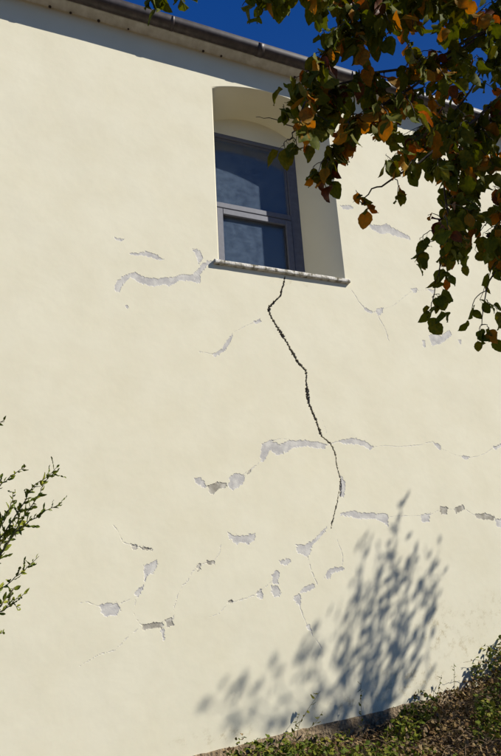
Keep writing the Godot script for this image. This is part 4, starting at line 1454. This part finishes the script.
func build_weeds() -> void:
	var gy := func(x: float, z: float) -> Vector3: return Vector3(x, ground_y(x, z) - 0.01, z)
	var gm := [M.leaf_olive, M.leaf_green]
	weed("weed", "branching leafy weed rising from the plinth beside the tree shadow", "weed", [
		[gy.call(2.02, 0.12), Vector3(2.06, -1.16, 0.12), Vector3(2.16, -1.03, 0.12), Vector3(2.27, -0.93, 0.12)],
		[gy.call(2.02, 0.12), Vector3(2.03, -1.15, 0.13), Vector3(2.08, -1.05, 0.13)],
		[gy.call(2.02, 0.12), Vector3(2.1, -1.2, 0.14), Vector3(2.2, -1.12, 0.15), Vector3(2.26, -1.06, 0.15)]], 0.034, 9, gm)
	weed("weed", "single upright weed stalk with small leaves before the shaded plinth", "weed", [
		[gy.call(2.60, 0.12), Vector3(2.605, -1.2, 0.12), Vector3(2.62, -1.03, 0.12), Vector3(2.632, -0.91, 0.12)]], 0.026, 12, gm)
	weed("weed", "thin tall weed stalk on the bank crest against the sunlit wall", "weed", [
		[gy.call(3.51, 0.12), Vector3(3.52, -1.05, 0.12), Vector3(3.545, -0.94, 0.12), Vector3(3.553, -0.865, 0.12)]], 0.022, 9, gm)
	weed("weed", "short forked weed where the bank starts to climb the wall", "weed", [
		[gy.call(3.33, 0.12), Vector3(3.34, -1.09, 0.12), Vector3(3.38, -1.0, 0.12), Vector3(3.41, -0.94, 0.12)],
		[gy.call(3.33, 0.12), Vector3(3.33, -1.1, 0.13), Vector3(3.30, -1.04, 0.13)]], 0.026, 8, gm)
	weed("bramble_twig", "bare arching bramble twig reaching across the wall above the bank", "twig", [
		[gy.call(4.06, 0.15), Vector3(4.0, -0.93, 0.14), Vector3(3.91, -0.89, 0.13), Vector3(3.78, -0.865, 0.12), Vector3(3.65, -0.872, 0.12)],
		[Vector3(3.93, -0.90, 0.13), Vector3(3.915, -0.84, 0.13), Vector3(3.93, -0.79, 0.12)]], 0.018, 3, [M.leaf_olive, M.leaf_rust])
	weed("bramble_shoot", "leafy green bramble shoot leaning out over the top of the bank", "bramble", [
		[gy.call(4.28, 0.14), Vector3(4.2, -0.84, 0.13), Vector3(4.08, -0.80, 0.12), Vector3(3.97, -0.775, 0.12), Vector3(3.87, -0.768, 0.12)],
		[gy.call(4.28, 0.14), Vector3(4.14, -0.87, 0.2), Vector3(4.02, -0.83, 0.22)]], 0.03, 9, gm)
	weed("weed", "dead brown weed spike at the highest part of the bank", "weed", [
		[gy.call(3.88, 0.2), Vector3(3.89, -0.99, 0.2), Vector3(3.93, -0.90, 0.2), Vector3(3.95, -0.83, 0.2)]], 0.022, 7, [M.leaf_rust, M.leaf_ochre])

# ---------------------------------------------------------------- overhanging tree
func build_tree() -> void:
	var tree := thing("broadleaf_tree", "broadleaf tree with dark green and yellowing leaves hanging before the wall", "tree", Vector3(4.6, ground_y(4.6, 6.4), 6.4))
	var o := tree.position
	var trunk := PackedVector3Array([Vector3(0, -0.1, 0), Vector3(-0.08, 1.2, -0.05), Vector3(-0.2, 2.6, -0.1), Vector3(-0.25, 4.0, -0.2), Vector3(-0.2, 5.0, -0.3)])
	part("trunk", tube_mesh(smooth_path(trunk, 5, 0.008), 0.15, 0.05, 12), M.bark, tree)
	var fork := Vector3(4.25, 2.3, 5.95)
	var cu := Vector3(4.9, 4.6, 5.0)
	for l in LIMBS:
		var p := pts3(l)
		var q := PackedVector3Array([fork - o, fork.lerp(p[0], 0.55) - o + Vector3(0, 0.22, 0)])
		for v in p: q.append(v - o)
		part("branch", tube_mesh(smooth_path(q, 4, 0.004), 0.010, 0.0018, 6), M.bark, tree)
	for k in 9:
		var dir := Vector3(rng.randfn(), absf(rng.randfn()) * 0.6, rng.randfn()).normalized()
		part("branch", tube_mesh(smooth_path(PackedVector3Array([Vector3(-0.25, 3.9, -0.2), cu.lerp(o + Vector3(-0.25, 3.9, -0.2), 0.5) - o + dir * 0.3, cu + dir * 0.7 - o]), 4, 0.01), 0.03, 0.006, 5), M.bark, tree)
	# leaf shapes
	var shapes := []
	for k in 7:
		shapes.append(leaf_mesh(rng.randf_range(0.058, 0.072), rng.randf_range(0.046, 0.057), rng.randf_range(0.72, 0.86), rng.randf_range(0.08, 0.42), rng.randf_range(0.04, 0.34), rng.randf_range(-0.5, 0.5), rng.randf_range(0.4, 1.2), rng.randf_range(0.012, 0.022)))
	var kinds := [M.leaf_green, M.leaf_green, M.leaf_green, M.leaf_green, M.leaf_green, M.leaf_olive, M.leaf_olive, M.leaf_olive, M.leaf_yellow, M.leaf_ochre, M.leaf_rust]
	var leaves := []        # transform, shape, kind, nearness
	var cam := get_node("camera") as Camera3D
	var inv := cam.transform.affine_inverse()
	var ty := tan(deg_to_rad(cam.fov * 0.5))
	for ti in TWIGS.size():
		var p := pts3(TWIGS[ti])
		var mid := p[0].lerp(p[1], 0.5) + Vector3(rng.randf_range(-0.01, 0.01), 0.012 + 0.08 * p[0].distance_to(p[1]), rng.randf_range(-0.015, 0.015))
		var path := smooth_path(PackedVector3Array([p[0], mid, p[1]]), 4, 0.002)
		var loc := PackedVector3Array()
		for v in path: loc.append(v - o)
		part("twig", tube_mesh(loc, 0.0024, 0.0011, 4), M.bark, tree)
		if ti == 330: continue
		var cnt := clampi(int(p[0].distance_to(p[1]) / 0.018), 6, 10)
		if ti > 330: cnt = clampi(cnt, 2, 4)
		var hue := rng.randf()
		for k in cnt:
			var f := lerpf(0.35, 1.0, (k + 0.5 + rng.randf_range(-0.4, 0.4)) / cnt) * (path.size() - 1)
			if k == cnt - 1: f = path.size() - 1
			var i := mini(int(f), path.size() - 2)
			var at := path[i].lerp(path[i + 1], clampf(f - i, 0, 1))
			var b := Basis(Vector3.UP, rng.randf() * TAU) * Basis(Vector3.RIGHT, rng.randf_range(-0.75, 0.75)) * Basis(Vector3.BACK, rng.randf_range(-0.7, 0.7))
			var s := rng.randf_range(0.62, 1.12)
			var kind := rng.randi() % 8
			if rng.randf() < (0.5 if hue < 0.3 else 0.09): kind = [8, 9, 8, 8, 9, 10][rng.randi() % 6]
			if ti > 330 and ti < 338: kind = kind % 5
			var xf := Transform3D(b.scaled(Vector3.ONE * s), at)
			var c := inv * (at + Vector3(0, -0.03, 0))
			var vis := c.z < 0 and absf(c.y) < -c.z * ty * 1.03 and absf(c.x) < -c.z * ty * 0.68
			leaves.append([xf, rng.randi() % shapes.size(), kind, (-c.z / s) if vis else 1000.0 - c.z])
	# leaves on the last stretch of each limb
	leaves.sort_custom(func(a, b): return a[3] < b[3])
	var rest := {}
	for i in leaves.size():
		var l: Array = leaves[i]
		var xf: Transform3D = l[0]
		xf.origin -= o
		if i < 298:
			var n := part("leaf", shapes[l[1]], kinds[l[2]], tree)
			n.transform = xf
		else:
			if not rest.has(l[2]): rest[l[2]] = []
			rest[l[2]].append(xf)
	for k in rest:
		multi("foliage", shapes[k % shapes.size()], kinds[k], rest[k], [], tree)
	# the crown above and behind, outside the picture: it shades the hanging branches
	var cx := []
	var cc := []
	for k in 2600:
		var d := Vector3(rng.randfn(), rng.randfn(), rng.randfn()).normalized() * pow(rng.randf(), 0.45)
		var p := cu + Vector3(d.x * 0.9, d.y * 0.85, d.z * 0.9)
		if nz.get_noise_3d(p.x * 110.0, p.y * 110.0, p.z * 110.0) < -0.12: continue
		var b := Basis(Vector3.UP, rng.randf() * TAU) * Basis(Vector3.RIGHT, rng.randf_range(-1.0, 1.0))
		cx.append(Transform3D(b.scaled(Vector3.ONE * rng.randf_range(0.9, 1.4)), p - o))
		cc.append(Color(0.045, 0.065, 0.014) if rng.randf() < 0.8 else Color(0.22, 0.13, 0.02))
	multi("crown", shapes[0], M.leaf_any, cx, cc, tree)

# ---------------------------------------------------------------- fine leaved shrub by the left edge
func build_shrub() -> void:
	var base := Vector3(-0.75, ground_y(-0.75, 2.9), 2.9)
	var t := thing("fine_leaved_shrub", "shrub with slender arching sprigs of tiny green leaves", "shrub", base)
	var shapes := []
	for k in 4:
		shapes.append(leaf_mesh(rng.randf_range(0.021, 0.028), rng.randf_range(0.009, 0.012), 0.9, 0.5, rng.randf_range(0.0, 0.3), rng.randf_range(-0.3, 0.3), 0.2, 0.001))
	var xf := [[], [], [], []]
	var cols := [[], [], [], []]
	for s in SPRIGS:
		var p := pts3(s)
		var loc := PackedVector3Array()
		if p.size() > 3 or p[0].y < 0.2:
			loc.append(Vector3(rng.randf_range(-0.05, 0.05), 0, rng.randf_range(-0.05, 0.05)))
			loc.append((p[0] - base) * 0.55 + Vector3(-0.06, 0.05, 0))
		for v in p: loc.append(v - base)
		var path := smooth_path(loc, 5, 0.0012)
		part("stem", tube_mesh(path, 0.0034, 0.0007, 5), M.stem, t)
		var total := 0.0
		for i in path.size() - 1: total += path[i].distance_to(path[i + 1])
		var run := 0.0
		var next := 0.0
		for i in path.size() - 1:
			var seg := path[i].distance_to(path[i + 1])
			while next < run + seg:
				var left := total - next
				if left < 0.62:
					var at := path[i].lerp(path[i + 1], (next - run) / seg)
					var dir := (path[i + 1] - path[i]).normalized()
					for q in 1 + rng.randi() % 2:
						var out := dir.cross(Vector3(rng.randfn(), rng.randfn(), rng.randfn())).normalized()
						var ax := (dir * rng.randf_range(0.5, 1.3) + out + Vector3(0, 0.15, 0)).normalized()
						var zax := ax.cross(Vector3(rng.randfn(), rng.randfn(), rng.randfn())).normalized()
						var b := Basis((-ax).cross(zax), -ax, zax)
						var k := rng.randi() % 4
						var sc := rng.randf_range(0.6, 1.1) * (0.75 if left < 0.05 else 1.0)
						xf[k].append(Transform3D(b.scaled(Vector3.ONE * sc), at))
						cols[k].append(SPRIG_GREENS[rng.randi() % SPRIG_GREENS.size()])
						if rng.randf() < 0.12:      # side spur with a tuft
							var tip := at + ax * 0.03
							for w in 4:
								var b2 := Basis(ax, rng.randf() * TAU) * b
								xf[k].append(Transform3D(b2.scaled(Vector3.ONE * sc * 0.8), at.lerp(tip, w / 3.0)))
								cols[k].append(Color(0.13, 0.16, 0.022))
				next += rng.randf_range(0.009, 0.016)
			run += seg
	for k in 4: multi("foliage", shapes[k], M.leaf_any, xf[k], cols[k], t)

# ---------------------------------------------------------------- tall shrub beside the picture, whose shadow falls on the wall
func build_shade_shrub() -> void:
	var base := Vector3(6.4, ground_y(6.4, 2.75), 2.75)
	var t := thing("tall_shrub", "tall upright shrub that throws its leafy shadow on the wall", "shrub", base)
	var lm := leaf_mesh(0.072, 0.036, 0.9, 0.3, 0.15, 0.2, 0.4, 0.008)
	var xf := []
	var cols := []
	for s in SHADE_STEMS:
		var p := pts3(s)
		var loc := PackedVector3Array([Vector3(rng.randf_range(-0.1, 0.1), -0.05, rng.randf_range(-0.1, 0.1)), (p[0] - base) * 0.5 + Vector3(rng.randf_range(-0.08, 0.08), 0.1, rng.randf_range(-0.08, 0.08))])
		for v in p: loc.append(v - base)
		var path := smooth_path(loc, 6, 0.006)
		part("stem", tube_mesh(path, 0.012, 0.002, 6), M.bark, t)
		var i0 := 10
		for i in range(i0, path.size() - 1):
			var dir := (path[i + 1] - path[i]).normalized()
			var seg := path[i].distance_to(path[i + 1])
			var cnt := maxi(1, int(seg / 0.024))
			for q in cnt:
				if rng.randf() < (0.4 if p[p.size() - 1].z > 2.6 else 0.25): continue
				var at := path[i].lerp(path[i + 1], rng.randf()) + Vector3(rng.randfn(), rng.randfn(), rng.randfn()) * 0.028
				var ax := (dir * 0.9 + Vector3(rng.randfn(), rng.randfn() * 0.6, rng.randfn()) * 0.55).normalized()
				var zax := ax.cross(Vector3(rng.randfn(), rng.randfn(), rng.randfn())).normalized()
				var b := Basis((-ax).cross(zax), -ax, zax)
				xf.append(Transform3D(b.scaled(Vector3.ONE * rng.randf_range(0.65, 1.15)), at))
				cols.append(Color(0.05, 0.075, 0.016))
	multi("foliage", lm, M.leaf_any, xf, cols, t)

# ---------------------------------------------------------------- scene
func _ready() -> void:
	rng.seed = 20240611
	nz.seed = 11
	nz.frequency = 0.01
	nz.fractal_octaves = 4
	# camera
	var cam := Camera3D.new()
	cam.name = "camera"
	add_child(cam)
	cam.keep_aspect = Camera3D.KEEP_HEIGHT
	cam.fov = rad_to_deg(2.0 * atan(378.0 / 580.0))
	cam.near = 0.05
	cam.far = 1500.0
	cam.transform = Transform3D(Basis(Vector3(0.92716, -0.05201, 0.37103), Vector3(-0.06858, 0.95002, 0.30456), Vector3(-0.36833, -0.30783, 0.87726)), EYE)
	cam.current = true
	# sky
	var env := Environment.new()
	env.background_mode = Environment.BG_SKY
	var sm := ProceduralSkyMaterial.new()
	sm.sky_top_color = Color(0.03, 0.22, 0.48)
	sm.sky_horizon_color = Color(0.47, 0.66, 0.87)
	sm.sky_curve = 0.22
	sm.ground_horizon_color = Color(0.30, 0.30, 0.26)
	sm.ground_bottom_color = Color(0.16, 0.14, 0.10)
	sm.sun_angle_max = 1.0
	var sky := Sky.new()
	sky.sky_material = sm
	env.sky = sky
	env.background_energy_multiplier = 0.96
	env.tonemap_mode = Environment.TONE_MAPPER_LINEAR
	env.tonemap_exposure = 1.2
	env.sdfgi_enabled = true
	env.ssao_enabled = true
	env.ssil_enabled = true
	var we := WorldEnvironment.new()
	we.name = "world_environment"
	we.environment = env
	add_child(we)
	# sun, high on the right behind the camera
	var sun := DirectionalLight3D.new()
	sun.name = "sun"
	add_child(sun)
	sun.light_energy = 1.6
	sun.light_color = Color(1.0, 0.985, 0.955)
	sun.light_angular_distance = 0.53
	sun.shadow_enabled = true
	sun.transform.basis = Basis.looking_at(-SUN.normalized(), Vector3.UP)

	make_materials()
	build_ground()
	build_house()
	build_tree()
	build_shade_shrub()
	build_shrub()
	build_weeds()
